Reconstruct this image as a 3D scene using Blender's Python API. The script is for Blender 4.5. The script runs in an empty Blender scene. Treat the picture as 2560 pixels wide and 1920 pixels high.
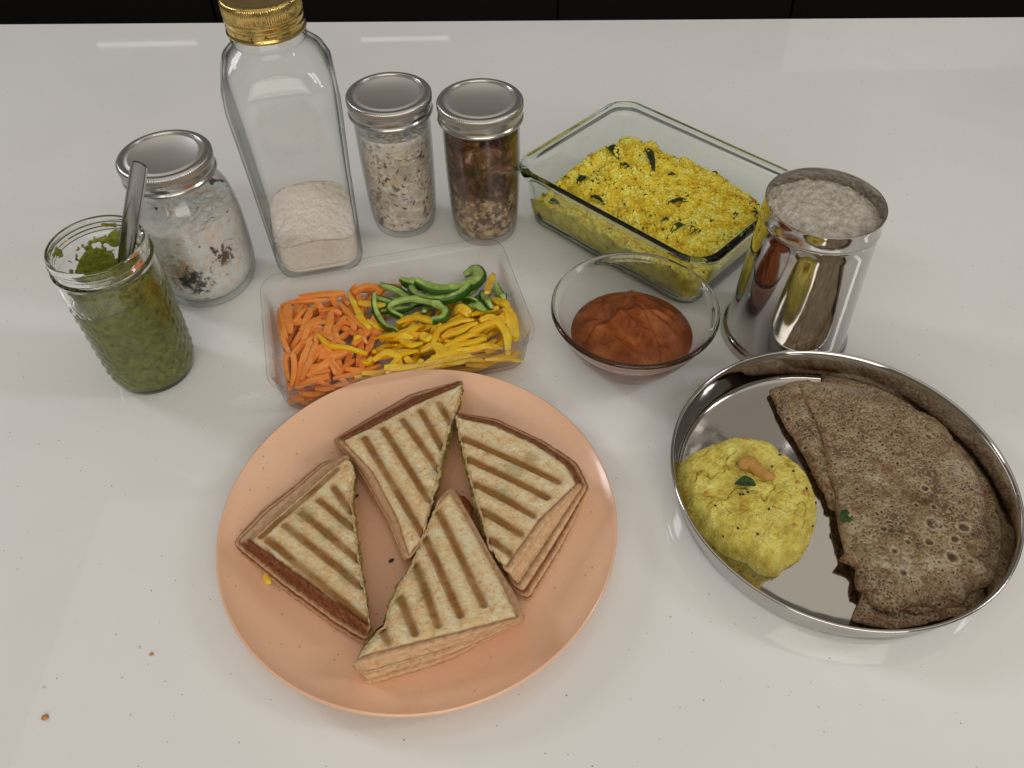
import bpy, bmesh, math, random
import numpy as np
from mathutils import Vector, Matrix
R = math.radians
random.seed(7)
rng = np.random.default_rng(7)
sc = bpy.context.scene
C = sc.collection

# ------------------------------------------------------------------ camera
FPX, TH, RO, CH = 2064.0, 0.8484, -0.0201, 0.4869      # focal length in px of the 2560 wide photo, tilt, roll, height (m)
cam = bpy.data.cameras.new('camera'); cam.sensor_width = 36; cam.lens = FPX / 2560 * 36
cam.clip_start = 0.01; cam.clip_end = 60
co = bpy.data.objects.new('camera', cam); C.objects.link(co)
fw = Vector((0, math.cos(TH), -math.sin(TH))); up = Vector((0, math.sin(TH), math.cos(TH))); rt = Vector((1, 0, 0))
cx_, sx_ = math.cos(RO), math.sin(RO)
X = rt * cx_ + up * sx_; Y = -rt * sx_ + up * cx_; Z = -fw
co.matrix_world = Matrix(((X.x, Y.x, Z.x, 0), (X.y, Y.y, Z.y, 0), (X.z, Y.z, Z.z, CH), (0, 0, 0, 1)))
sc.camera = co

# ------------------------------------------------------------------ world, lamps, exposure
w = bpy.data.worlds.new("World"); sc.world = w; w.use_nodes = True
bg = w.node_tree.nodes['Background']; bg.inputs[0].default_value = (1.0, 0.90, 0.78, 1); bg.inputs[1].default_value = 0.13

def area(name, loc, target, sx, sy, radiance, color):
    l = bpy.data.lights.new(name, 'AREA'); l.shape = 'RECTANGLE'; l.size = sx; l.size_y = sy
    l.energy = radiance * math.pi * sx * sy; l.color = color
    o = bpy.data.objects.new(name, l); C.objects.link(o); o.location = loc
    d = Vector(target) - Vector(loc); o.rotation_euler = d.to_track_quat('-Z', 'Y').to_euler()
    return o
area('ceiling_light', (0.3, 0.15, 2.4), (0.3, 0.15, 0), 4.0, 3.6, 0.47, (0.99, 0.915, 0.775))
area('window_light_behind', (0.25, -2.1, 1.35), (0.1, 0.4, 0.05), 2.8, 1.3, 2.9, (0.99, 0.945, 0.84))
area('window_light_left', (-2.6, 1.6, 1.7), (-0.1, 0.5, 0.05), 0.55, 0.85, 12.0, (0.92, 0.93, 1.0))
area('window_light_right', (2.6, 0.2, 1.9), (0.1, 0.5, 0.05), 0.36, 0.9, 12.0, (0.96, 0.95, 1.0))
area('strip_lamp', (-2.22, 5.0, 1.93), (-2.22, 1.0, 1.0), 0.62, 0.026, 1.1, (1.0, 0.95, 0.9))
area('strip_lamp', (-0.62, 5.0, 1.93), (-0.62, 1.0, 1.0), 0.55, 0.026, 1.1, (1.0, 0.95, 0.9))
area('far_window_light', (2.9, 5.0, 1.55), (2.9, 1.0, 1.2), 2.3, 1.25, 0.24, (1.0, 0.95, 0.85))

sc.view_settings.view_transform = 'Standard'; sc.view_settings.look = 'None'
sc.view_settings.exposure = 0; sc.view_settings.gamma = 1; sc.view_settings.use_curve_mapping = False
cy = sc.cycles
cy.max_bounces = 20; cy.transmission_bounces = 16; cy.transparent_max_bounces = 16; cy.glossy_bounces = 8; cy.diffuse_bounces = 5
cy.caustics_reflective = True; cy.caustics_refractive = True; cy.blur_glossy = 1.0
cy.sample_clamp_indirect = 4.0; cy.use_denoising = True

# ------------------------------------------------------------------ helpers
def ray(u, v):
    x = (u - 1280) / FPX; y = -(v - 960) / FPX
    x, y = cx_ * x - sx_ * y, sx_ * x + cx_ * y
    return np.array([x, math.cos(TH) + y * math.sin(TH), -math.sin(TH) + y * math.cos(TH)])
def at(u, v, h=0.0):
    "point of the photo (2560 x 1920 px) on the level h metres above the counter"
    d = ray(u, v); t = (h - CH) / d[2]
    return np.array([d[0] * t, d[1] * t, h])
def zoomed(ox, oy, s):
    return lambda u, v, h=0.0: at(ox + u * s, oy + v * s, h)

def lin(c):
    c = c / 255.0
    return c / 12.92 if c <= 0.04045 else ((c + 0.055) / 1.055) ** 2.4
ILL = (0.70, 0.635, 0.56)
def alb(r, g, b, k=1.0):
    "base colour of a surface that shows as r,g,b under this light"
    return tuple(min(0.9, k * lin(v) / i) for v, i in zip((r, g, b), ILL)) + (1,)

def h3(ix, iy, iz, seed):
    n = (ix.astype(np.int64) * 374761393 + iy.astype(np.int64) * 668265263 + iz.astype(np.int64) * 2147483647 + seed * 974634777) & 0xffffffff
    n = ((n ^ (n >> 13)) * 1274126177) & 0xffffffff
    n = ((n ^ (n >> 16)) * 2246822519) & 0xffffffff
    return ((n ^ (n >> 15)) & 0xffffff) / float(0xffffff)
def vn(p, scale, seed=0):
    "smooth value noise in 0..1 at points p (n,3)"
    q = np.asarray(p, float) * scale; i = np.floor(q); f = q - i; f = f * f * (3 - 2 * f); i = i.astype(np.int64)
    r = 0
    for dx in (0, 1):
        for dy in (0, 1):
            for dz in (0, 1):
                wgt = (f[:, 0] if dx else 1 - f[:, 0]) * (f[:, 1] if dy else 1 - f[:, 1]) * (f[:, 2] if dz else 1 - f[:, 2])
                r = r + wgt * h3(i[:, 0] + dx, i[:, 1] + dy, i[:, 2] + dz, seed)
    return r
def fbm(p, scale, octs=4, seed=0, gain=0.5):
    a, s, t = 0, 0, 1.0
    for k in range(octs):
        a = a + t * vn(p, scale * 2.03 ** k, seed + k * 17); s += t; t *= gain
    return a / s
def P3(x, y, z=0.0):
    return np.stack([np.asarray(x, float), np.asarray(y, float), np.zeros_like(x, dtype=float) + z], 1)

def link(name, me, mat=None, parent=None, smooth=True, sharp=None):
    if mat is not None:
        for m in (mat if isinstance(mat, (list, tuple)) else [mat]): me.materials.append(m)
    if smooth:
        me.polygons.foreach_set('use_smooth', np.ones(len(me.polygons), bool))
        if sharp: me.set_sharp_from_angle(angle=R(sharp))
    o = bpy.data.objects.new(name, me); C.objects.link(o)
    if parent is not None: o.parent = parent
    return o
def mesh(name, v, f, mat=None, parent=None, smooth=True, sharp=None, attrs=None, recalc=False):
    me = bpy.data.meshes.new(name)
    if isinstance(f, np.ndarray):
        v = np.asarray(v, np.float32); n, k = f.shape
        me.vertices.add(len(v)); me.vertices.foreach_set('co', v.ravel())
        me.loops.add(n * k); me.loops.foreach_set('vertex_index', f.astype(np.int32).ravel())
        me.polygons.add(n); me.polygons.foreach_set('loop_start', np.arange(0, n * k, k, dtype=np.int32))
        me.polygons.foreach_set('loop_total', np.full(n, k, np.int32)); me.update(calc_edges=True); me.validate()
    else:
        me.from_pydata([tuple(map(float, q)) for q in v], [], [tuple(int(i) for i in q) for q in f])
    if recalc:
        bm = bmesh.new(); bm.from_mesh(me); bmesh.ops.recalc_face_normals(bm, faces=bm.faces); bm.to_mesh(me); bm.free()
    for k, a in (attrs or {}).items():
        at_ = me.attributes.new(k, 'FLOAT', 'POINT'); at_.data.foreach_set('value', np.asarray(a, np.float32))
    return link(name, me, mat, parent, smooth, sharp)
def empty(name, loc=(0, 0, 0), rz=0):
    o = bpy.data.objects.new(name, None); C.objects.link(o); o.location = loc; o.rotation_euler = (0, 0, rz)
    o.empty_display_size = 0.02
    return o
def tag(o, label=None, cat=None, group=None, kind=None):
    for k, v in (('label', label), ('category', cat), ('group', group), ('kind', kind)):
        if v: o[k] = v
    return o

def loft(name, rings, mat, parent=None, cap0=True, cap1=True, sharp=35, attrs=None, smooth=True):
    "rings: list of (n,3) closed loops joined by quads, ends fanned to a centre vertex"
    n = len(rings[0]); v = [r for r in rings]; m = len(rings)
    faces = []
    for i in range(m - 1):
        for j in range(n):
            k = (j + 1) % n
            faces.append((i * n + j, i * n + k, (i + 1) * n + k, (i + 1) * n + j))
    vs = np.vstack(v); extra = []
    c = m * n
    if cap0:
        extra.append(rings[0].mean(0)); faces += [(c, (j + 1) % n, j) for j in range(n)]; c += 1
    if cap1:
        extra.append(rings[-1].mean(0)); b = (m - 1) * n; faces += [(c, b + j, b + (j + 1) % n) for j in range(n)]; c += 1
    if extra: vs = np.vstack([vs, np.array(extra)])
    if attrs:
        attrs = {k: np.concatenate([a, np.full(len(extra), a[-1])]) for k, a in attrs.items()}
    return mesh(name, vs, faces, mat, parent, smooth, sharp, attrs)
def lathe(name, prof, mat, parent=None, seg=96, fn=None, sharp=35, cap0=True, cap1=True):
    t = np.linspace(0, 2 * math.pi, seg, endpoint=False)
    rings = []
    for r, z in prof:
        rr = np.full(seg, float(r)); zz = np.full(seg, float(z))
        if fn is not None: rr, zz = fn(t, rr, zz)
        rings.append(np.stack([rr * np.cos(t), rr * np.sin(t), zz], 1))
    return loft(name, rings, mat, parent, cap0, cap1, sharp)
def spline(pts, n):
    "Catmull-Rom through the points, n samples"
    p = np.array(pts, float); m = len(p)
    q = np.vstack([2 * p[0] - p[1], p, 2 * p[-1] - p[-2]])
    t = np.linspace(0, m - 1 - 1e-6, n); i = t.astype(int); f = (t - i)[:, None]
    a, b, c, d = q[i], q[i + 1], q[i + 2], q[i + 3]
    return 0.5 * ((2 * b) + (c - a) * f + (2 * a - 5 * b + 4 * c - d) * f ** 2 + (3 * b - a - 3 * c + d) * f ** 3)
def smoothprof(pts, n=40):
    return [tuple(q) for q in spline(pts, n)]
def rrect(a, b, r, n=12):
    "rounded rectangle, half sizes a b, corner radius r, 4*n points, counter-clockwise"
    r = max(min(r, a - 1e-4, b - 1e-4), 1e-4); out = []
    for k, (sx, sy) in enumerate(((1, 1), (-1, 1), (-1, -1), (1, -1))):
        for t in np.linspace(k * math.pi / 2, (k + 1) * math.pi / 2, n):
            out.append((sx * (a - r) + r * math.cos(t), sy * (b - r) + r * math.sin(t)))
    return np.array(out)
def rrect_even(a, b, r, n):
    p = rrect(a, b, r, 24); q = np.vstack([p, p[:1]]); d = np.r_[0, np.cumsum(np.hypot(*np.diff(q, axis=0).T))]
    s = np.linspace(0, d[-1], n, endpoint=False)
    return np.stack([np.interp(s, d, q[:, 0]), np.interp(s, d, q[:, 1])], 1)

# ------------------------------------------------------------------ materials
class M:
    def __init__(s, name, color=(0.5, 0.5, 0.5, 1), rough=0.5, **kw):
        s.m = bpy.data.materials.new(name); s.m.use_nodes = True; s.t = s.m.node_tree
        s.b = s.t.nodes['Principled BSDF']; s.out = s.t.nodes['Material Output']
        s.b.inputs['Base Color'].default_value = color; s.b.inputs['Roughness'].default_value = rough
        for k, v in kw.items(): s.b.inputs[k.replace('_', ' ')].default_value = v
        s.co = None; s.last_bump = None
    def n(s, typ, **kw):
        x = s.t.nodes.new(typ)
        for k, v in kw.items():
            if hasattr(x, k) and not k[0].isupper(): setattr(x, k, v)
            else: x.inputs[k.replace('_', ' ')].default_value = v
        return x
    def L(s, a, b): s.t.links.new(a, b)
    def coord(s):
        if s.co is None: s.co = s.n('ShaderNodeTexCoord').outputs['Object']
        return s.co
    def noise(s, scale, detail=4, rough=0.55, dist=0.0, stretch=None):
        x = s.n('ShaderNodeTexNoise', Scale=scale, Detail=detail, Roughness=rough, Distortion=dist)
        c = s.coord()
        if stretch:
            mp = s.n('ShaderNodeMapping'); mp.inputs['Scale'].default_value = stretch; s.L(c, mp.inputs['Vector']); c = mp.outputs[0]
        s.L(c, x.inputs['Vector']); return x.outputs['Fac']
    def voro(s, scale, out='Distance', feature='F1', rand=1.0, warp=0.0, dim='3D'):
        x = s.n('ShaderNodeTexVoronoi', Scale=scale, feature=feature, Randomness=rand); x.voronoi_dimensions = dim
        c = s.coord()
        if warp:
            nz = s.n('ShaderNodeTexNoise', Scale=scale * 1.5, Detail=2.0); s.L(c, nz.inputs['Vector'])
            vm = s.n('ShaderNodeVectorMath', operation='SCALE'); s.L(nz.outputs['Color'], vm.inputs[0]); vm.inputs['Scale'].default_value = warp / scale
            va = s.n('ShaderNodeVectorMath', operation='ADD'); s.L(c, va.inputs[0]); s.L(vm.outputs[0], va.inputs[1]); c = va.outputs[0]
        s.L(c, x.inputs['Vector']); return x.outputs[out]
    def attr(s, name):
        x = s.n('ShaderNodeAttribute'); x.attribute_name = name; return x.outputs['Fac']
    def ramp(s, fac, stops):
        r = s.n('ShaderNodeValToRGB'); e = r.color_ramp.elements
        while len(e) < len(stops): e.new(0.5)
        for el, (p, c) in zip(e, stops):
            el.position = p; el.color = c if isinstance(c, (tuple, list)) else (c, c, c, 1)
        s.L(fac, r.inputs[0]); return r.outputs[0]
    def mix(s, fac, a, b, blend='MIX'):
        x = s.n('ShaderNodeMix', data_type='RGBA', blend_type=blend)
        for i, v in ((0, fac), (6, a), (7, b)):
            if isinstance(v, (tuple, float, int)): x.inputs[i].default_value = v
            else: s.L(v, x.inputs[i])
        return x.outputs[2]
    def math(s, op, a, b=0.0):
        x = s.n('ShaderNodeMath', operation=op)
        for i, v in ((0, a), (1, b)):
            if isinstance(v, (float, int)): x.inputs[i].default_value = v
            else: s.L(v, x.inputs[i])
        return x.outputs[0]
    def color(s, c): s.L(c, s.b.inputs['Base Color']); return s
    def set(s, k, v): s.L(v, s.b.inputs[k]); return s
    def bump(s, h, dist=0.001, strength=1.0):
        x = s.n('ShaderNodeBump', Strength=strength, Distance=dist); s.L(h, x.inputs['Height'])
        if s.last_bump: s.L(s.last_bump, x.inputs['Normal'])
        s.last_bump = x.outputs[0]; s.L(x.outputs[0], s.b.inputs['Normal']); return s
    def absorb(s, color, density):
        x = s.n('ShaderNodeVolumeAbsorption', Density=density); x.inputs['Color'].default_value = color
        s.L(x.outputs[0], s.out.inputs['Volume']); return s

# counter: white quartz with sparse dark specks
q = M('white_quartz', alb(203, 195, 184), 0.06, IOR=1.5)
f1 = q.voro(75.0, dim='2D'); cc = q.voro(75.0, 'Color', dim='2D')
sep = q.n('ShaderNodeSeparateColor'); q.L(cc, sep.inputs[0])
rad = q.math('MULTIPLY', q.math('MAXIMUM', q.math('SUBTRACT', sep.outputs[0], 0.62), 0.0), 0.11)
spk = q.math('LESS_THAN', f1, rad)
tone = q.ramp(q.noise(3.0, 3), [(0.3, alb(199, 191, 180)), (0.7, alb(208, 200, 190))])
f2 = q.voro(33.0, dim='2D'); c2 = q.voro(33.0, 'Color', dim='2D'); sep2 = q.n('ShaderNodeSeparateColor'); q.L(c2, sep2.inputs[0])
spk2 = q.math('LESS_THAN', f2, q.math('MULTIPLY', q.math('MAXIMUM', q.math('SUBTRACT', sep2.outputs[1], 0.8), 0.0), 0.1))
tone = q.mix(q.ramp(q.noise(6.0, 6, 0.7), [(0.55, 0.0), (0.75, 0.16)]), tone, alb(182, 172, 158))
col = q.mix(q.math('MULTIPLY', spk, q.ramp(sep.outputs[1], [(0.2, 0.35), (0.9, 1.0)])), tone, (0.30, 0.27, 0.23, 1)); col = q.mix(spk2, col, (0.75, 0.73, 0.70, 1))
q.color(col)
q.set('Roughness', q.ramp(q.noise(9.0, 5), [(0.35, 0.015), (0.75, 0.05)]))
QUARTZ = q.m
BLACK = M('black_lacquer', (0.008, 0.008, 0.008, 1), 0.35).m
FLOOR = M('dark_floor', (0.02, 0.018, 0.015, 1), 0.5).m

def glass(name, tint=(1, 1, 1, 1), ior=1.5, vol=None, dens=0, bump=None):
    g = M(name, tint, 0.0, IOR=ior, Transmission_Weight=1.0)
    if bump: g.bump(g.noise(bump[0], 2), bump[1])
    if vol: g.absorb(vol, dens)
    return g.m
GLASS = glass('clear_glass', vol=(0.75, 0.93, 0.87, 1), dens=7, bump=(22, 0.0010))
GLASS_FLAT = glass('bowl_glass', vol=(0.72, 0.78, 0.76, 1), dens=12)

def thin(name, face, graze, power=2.0, spec=0.05):
    g = M(name); nt_ = g.t; lw = g.n('ShaderNodeLayerWeight', Blend=0.5)
    f5 = g.math('POWER', lw.outputs['Facing'], 5.0); fr = g.math('ADD', g.math('MULTIPLY', f5, 0.9), spec)
    tint = g.mix(g.math('POWER', lw.outputs['Facing'], power), face, graze)
    tr_ = g.n('ShaderNodeBsdfTransparent'); g.L(tint, tr_.inputs['Color']); gl_ = g.n('ShaderNodeBsdfGlossy', Roughness=0.01)
    mx = g.n('ShaderNodeMixShader'); g.L(fr, mx.inputs[0]); g.L(tr_.outputs[0], mx.inputs[1]); g.L(gl_.outputs[0], mx.inputs[2]); g.L(mx.outputs[0], g.out.inputs['Surface'])
    return g.m
PLASTIC = thin('clear_plastic', (1.0, 0.995, 0.99, 1), (0.30, 0.22, 0.22, 1), 5.0, 0.022)
GLASS_GREEN = glass('green_tinted_glass', tint=(0.95, 1.0, 0.97, 1), ior=1.42, vol=(0.50, 0.85, 0.66, 1), dens=8)
BOTTLE_GLASS = thin('bottle_glass', (0.99, 0.997, 0.995, 1), (0.05, 0.075, 0.08, 1), 4.5, 0.032)
GLASS_THIN = thin('thin_jar_glass', (0.99, 0.995, 0.99, 1), (0.35, 0.40, 0.39, 1), 4.5)
s_ = M('polished_steel', (0.55, 0.53, 0.51, 1), 0.09, Metallic=1.0)
s_.set('Roughness', s_.ramp(s_.noise(60, 4), [(0.3, 0.05), (0.75, 0.14)]))
s_.bump(s_.noise(25, 3), 0.00025)
STEEL = s_.m
s2 = M('brushed_steel', (0.40, 0.39, 0.38, 1), 0.2, Metallic=1.0)
s2.bump(s2.noise(300, 2, stretch=(1, 1, 0.05)), 0.0001); SPOON = s2.m
l1 = M('satin_lid_metal', (0.62, 0.61, 0.60, 1), 0.24, Metallic=1.0)
l1.bump(l1.noise(900, 2), 0.00005); LID = l1.m
l2 = M('matt_lid_disc', (0.72, 0.70, 0.68, 1), 0.45, Metallic=1.0); l2.bump(l2.noise(900, 2), 0.00005); DISC = l2.m
g1 = M('worn_gold_tin', (0.62, 0.44, 0.14, 1), 0.22, Metallic=1.0)
fleck = g1.ramp(g1.noise(210, 5, 0.7, 1.5), [(0.585, 0.0), (0.62, 1.0)])
g1.color(g1.mix(fleck, (0.66, 0.47, 0.16, 1), (0.03, 0.02, 0.01, 1)))
g1.set('Metallic', g1.math('SUBTRACT', 1.0, fleck)); g1.set('Roughness', g1.ramp(g1.noise(80, 3), [(0.3, 0.15), (0.7, 0.32)]))
GOLD = g1.m

p1 = M('peach_melamine', alb(212, 155, 122), 0.30, IOR=1.45)
p1.color(p1.ramp(p1.noise(14, 4), [(0.3, alb(220, 158, 122)), (0.7, alb(224, 164, 130))]))
st = p1.ramp(p1.noise(26, 5, 0.7), [(0.60, 0.0), (0.74, 0.25)]); p1.color(p1.mix(st, p1.b.inputs['Base Color'].links[0].from_socket, alb(196, 132, 92)))
p1.set('Roughness', p1.ramp(p1.noise(60, 4), [(0.3, 0.20), (0.7, 0.30)]))
p1.b.inputs['Coat Weight'].default_value = 0.4; p1.b.inputs['Coat Roughness'].default_value = 0.12
PEACH = p1.m

# bread: pale crumb skin, toasted marks, crust and rib groove shading from vertex attributes
b = M('toasted_bread', (0.6, 0.5, 0.3, 1), 0.75); b.b.inputs['Specular IOR Level'].default_value = 0.25
pale = b.ramp(b.noise(260, 5, 0.65), [(0.30, alb(178, 138, 92)), (0.44, alb(208, 174, 128)), (0.56, alb(216, 186, 142)), (0.70, alb(222, 198, 160))])
warm = b.ramp(b.noise(60, 4, 0.65), [(0.48, 0.0), (0.68, 0.6)])
pale = b.mix(warm, pale, alb(204, 158, 96))
mk = b.mix(b.noise(90, 3), alb(108, 66, 26), alb(148, 102, 52))
pit = b.ramp(b.voro(520, 'Distance', warp=0.9), [(0.10, 0.30), (0.26, 0.0)]); pale = b.mix(b.math('MULTIPLY', pit, b.ramp(b.noise(60, 3), [(0.4, 0.1), (0.6, 1.0)])), pale, alb(128, 104, 62))
c_ = b.mix(b.attr('mark'), pale, mk)
c_ = b.mix(b.math('MULTIPLY', b.attr('green'), 0.5), c_, alb(110, 96, 44))
crn = b.noise(300, 5, 0.55)
cr = b.ramp(crn, [(0.30, alb(184, 138, 94)), (0.52, alb(202, 160, 118)), (0.75, alb(214, 178, 138))])
crd = b.ramp(crn, [(0.25, alb(78, 36, 14)), (0.55, alb(118, 64, 34)), (0.85, alb(162, 104, 62))])
cr = b.mix(b.attr('dark'), cr, crd)
c_ = b.mix(b.attr('crust'), c_, cr)
b.color(c_)
b.bump(b.noise(420, 6, 0.7), 0.0018, 0.9); b.bump(b.voro(330, 'Distance', warp=0.6), 0.0005, 0.7)
BREAD = b.m
fi = M('green_filling', alb(120, 110, 40), 0.5)
fi.color(fi.ramp(fi.noise(300, 5, 0.7), [(0.3, alb(70, 60, 20)), (0.5, alb(125, 105, 40)), (0.7, alb(170, 150, 70))])); fi.bump(fi.noise(350, 5), 0.0015)
FILL = fi.m

def food(name, stops, scale, rough=0.6, bump=(300, 0.001), sss=0.0, dist=0.0, spl=0.25, spots=None, detail=5):
    m = M(name, (0.5, 0.5, 0.5, 1), rough)
    c = m.ramp(m.noise(scale, detail, 0.6, dist), stops)
    if spots:
        for sc_, thr, colr, wd in spots:
            k = m.ramp(m.noise(sc_, 3, 0.6, 0.6), [(thr, 0.0), (thr + wd, 1.0)]); c = m.mix(k, c, colr)
    m.color(c); m.b.inputs['Specular IOR Level'].default_value = spl
    if bump: m.bump(m.noise(bump[0], 5, 0.65), bump[1])
    if sss: m.b.inputs['Subsurface Weight'].default_value = sss; m.b.inputs['Subsurface Radius'].default_value = (0.004, 0.002, 0.001); m.b.inputs['Subsurface Scale'].default_value = 1.0
    return m.m
PESTO = food('olive_pesto', [(0.28, alb(94, 92, 28)), (0.5, alb(116, 114, 42)), (0.72, alb(132, 130, 58))], 150, 0.35, (260, 0.0005),
             spots=[(260, 0.63, alb(78, 80, 20), 0.06), (45, 0.66, alb(138, 98, 42), 0.10)])
_pb = PESTO.node_tree; _bs = _pb.nodes['Principled BSDF']; _src = _bs.inputs['Base Color'].links[0].from_socket
_tc = _pb.nodes.new('ShaderNodeTexCoord'); _vo = _pb.nodes.new('ShaderNodeTexVoronoi'); _vo.inputs['Scale'].default_value = 165; _vo.inputs['Randomness'].default_value = 0.75; _pb.links.new(_tc.outputs['Object'], _vo.inputs['Vector'])
_rp = _pb.nodes.new('ShaderNodeValToRGB'); _rp.color_ramp.elements[0].position = 0.20; _rp.color_ramp.elements[0].color = (0.5, 0.5, 0.5, 1); _rp.color_ramp.elements[1].position = 0.40; _rp.color_ramp.elements[1].color = (0, 0, 0, 1); _pb.links.new(_vo.outputs['Distance'], _rp.inputs[0])
_mx = _pb.nodes.new('ShaderNodeMix'); _mx.data_type = 'RGBA'; _pb.links.new(_rp.outputs[0], _mx.inputs[0]); _pb.links.new(_src, _mx.inputs[6]); _mx.inputs[7].default_value = alb(74, 72, 18); _pb.links.new(_mx.outputs[2], _bs.inputs['Base Color'])  # dark blobs painted into the pesto for the quilted glass's lens effect
UPMA_BOX = food('yellow_semolina_mix', [(0.30, alb(166, 130, 26)), (0.5, alb(204, 176, 52)), (0.7, alb(222, 202, 92))], 120, 0.6, (500, 0.0008),
             spots=[(45, 0.70, alb(186, 144, 40), 0.10), (330, 0.70, alb(60, 40, 10), 0.03)])
GRAIN = food('semolina_crumb', [(0.34, alb(180, 142, 30)), (0.5, alb(210, 184, 58)), (0.64, alb(230, 212, 110))], 80, 0.55, None)
UPMA = food('pale_yellow_upma', [(0.28, alb(160, 132, 46)), (0.5, alb(192, 170, 78)), (0.72, alb(212, 194, 108))], 110, 0.6, (520, 0.0014),
             spots=[(60, 0.68, alb(182, 140, 60), 0.10)])
FLOUR = food('beige_flour', [(0.3, alb(134, 122, 106)), (0.5, alb(160, 147, 129)), (0.75, alb(184, 171, 153))], 150, 0.85, (300, 0.0012))
SALT = food('pink_rock_salt', [(0.3, (0.86, 0.72, 0.64, 1)), (0.5, (0.93, 0.83, 0.75, 1)), (0.7, (0.96, 0.91, 0.86, 1))], 420, 0.7, (600, 0.0010), spots=[(30, 0.6, (0.86, 0.68, 0.58, 1), 0.15), (520, 0.66, (0.66, 0.48, 0.40, 1), 0.05)])
CHUT = food('red_tomato_chutney', [(0.3, alb(92, 40, 10)), (0.5, alb(120, 58, 20)), (0.7, alb(144, 82, 40))], 60, 0.26, (200, 0.0012),
            spots=[(420, 0.68, alb(90, 24, 6), 0.03), (300, 0.72, alb(190, 110, 60), 0.03)])
DHAL = food('pale_spiced_flour_mix', [(0.3, alb(200, 178, 154)), (0.55, alb(228, 212, 192)), (0.8, alb(240, 230, 216))], 150, 0.8, (420, 0.0016),
            spots=[(120, 0.64, alb(180, 154, 128), 0.08), (75, 0.655, alb(70, 68, 60), 0.03), (260, 0.68, alb(110, 80, 60), 0.03)])
_m = bpy.data.materials['pale_spiced_flour_mix']; _t = _m.node_tree; _b = _t.nodes['Principled BSDF']
def cluster(ctr, rad, color, nscale):
    src = _b.inputs['Base Color'].links[0].from_socket
    tc = _t.nodes.new('ShaderNodeTexCoord'); ds = _t.nodes.new('ShaderNodeVectorMath'); ds.operation = 'DISTANCE'; ds.inputs[1].default_value = ctr; _t.links.new(tc.outputs['Object'], ds.inputs[0])
    nz = _t.nodes.new('ShaderNodeTexNoise'); nz.inputs['Scale'].default_value = nscale; nz.inputs['Detail'].default_value = 6; nz.inputs['Roughness'].default_value = 0.7; nz.inputs['Distortion'].default_value = 0.3; _t.links.new(tc.outputs['Object'], nz.inputs['Vector'])
    m1 = _t.nodes.new('ShaderNodeMath'); m1.operation = 'DIVIDE'; _t.links.new(ds.outputs['Value'], m1.inputs[0]); m1.inputs[1].default_value = rad * 4
    m2 = _t.nodes.new('ShaderNodeMath'); m2.operation = 'SUBTRACT'; _t.links.new(nz.outputs['Fac'], m2.inputs[0]); _t.links.new(m1.outputs[0], m2.inputs[1])
    rp = _t.nodes.new('ShaderNodeValToRGB'); rp.color_ramp.elements[0].position = 0.29; rp.color_ramp.elements[1].position = 0.40; rp.color_ramp.elements[0].color = (0, 0, 0, 1); rp.color_ramp.elements[1].color = (1, 1, 1, 1); _t.links.new(m2.outputs[0], rp.inputs[0])
    mx = _t.nodes.new('ShaderNodeMix'); mx.data_type = 'RGBA'; _t.links.new(rp.outputs[0], mx.inputs[0]); _t.links.new(src, mx.inputs[6]); mx.inputs[7].default_value = color; _t.links.new(mx.outputs[2], _b.inputs['Base Color'])
cluster((-0.006, -0.038, 0.044), 0.020, alb(176, 148, 120), 200); cluster((0.004, -0.038, 0.036), 0.017, alb(54, 58, 56), 230); cluster((0.030, -0.026, 0.052), 0.012, alb(84, 76, 64), 260)
LEAF = food('dark_curry_leaf', [(0.3, alb(20, 26, 12)), (0.7, alb(40, 52, 22))], 200, 0.4, (400, 0.0004))
LEAFG = food('green_leaf', [(0.3, alb(26, 44, 14)), (0.7, alb(50, 72, 28))], 200, 0.4, (400, 0.0004))
SEED = M('mustard_seed', (0.01, 0.008, 0.006, 1), 0.35).m
CASHEW = food('roasted_cashew', [(0.3, alb(142, 96, 40)), (0.7, alb(178, 130, 66))], 120, 0.28, (200, 0.0003), sss=0.0)
CARROT = food('cut_carrot', [(0.25, alb(206, 96, 30)), (0.5, alb(226, 126, 56)), (0.8, alb(236, 150, 88))], 70, 0.42, (260, 0.0006))
YEL = M('yellow_pepper', (0.8, 0.5, 0.02, 1), 0.3)
YEL.color(YEL.mix(YEL.attr('skin'), YEL.ramp(YEL.noise(110, 4), [(0.3, alb(206, 140, 10)), (0.7, alb(232, 182, 50))]), YEL.ramp(YEL.noise(40, 2), [(0.3, alb(214, 136, 4)), (0.7, alb(236, 172, 10))])))
YEL.bump(YEL.noise(220, 3), 0.0006); YEL = YEL.m
GRN = M('green_pepper', (0.1, 0.3, 0.02, 1), 0.28)
GRN.color(GRN.mix(GRN.attr('skin'), GRN.ramp(GRN.noise(130, 4), [(0.3, alb(104, 130, 42)), (0.7, alb(164, 178, 98))]), GRN.ramp(GRN.noise(60, 2), [(0.3, alb(24, 50, 4)), (0.7, alb(40, 74, 8))])))
GRN.bump(GRN.noise(220, 3), 0.0006); GRN = GRN.m
TOAST = food('crumb', [(0.3, alb(150, 90, 40)), (0.7, alb(196, 140, 80))], 400, 0.8, (800, 0.0005))

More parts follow.
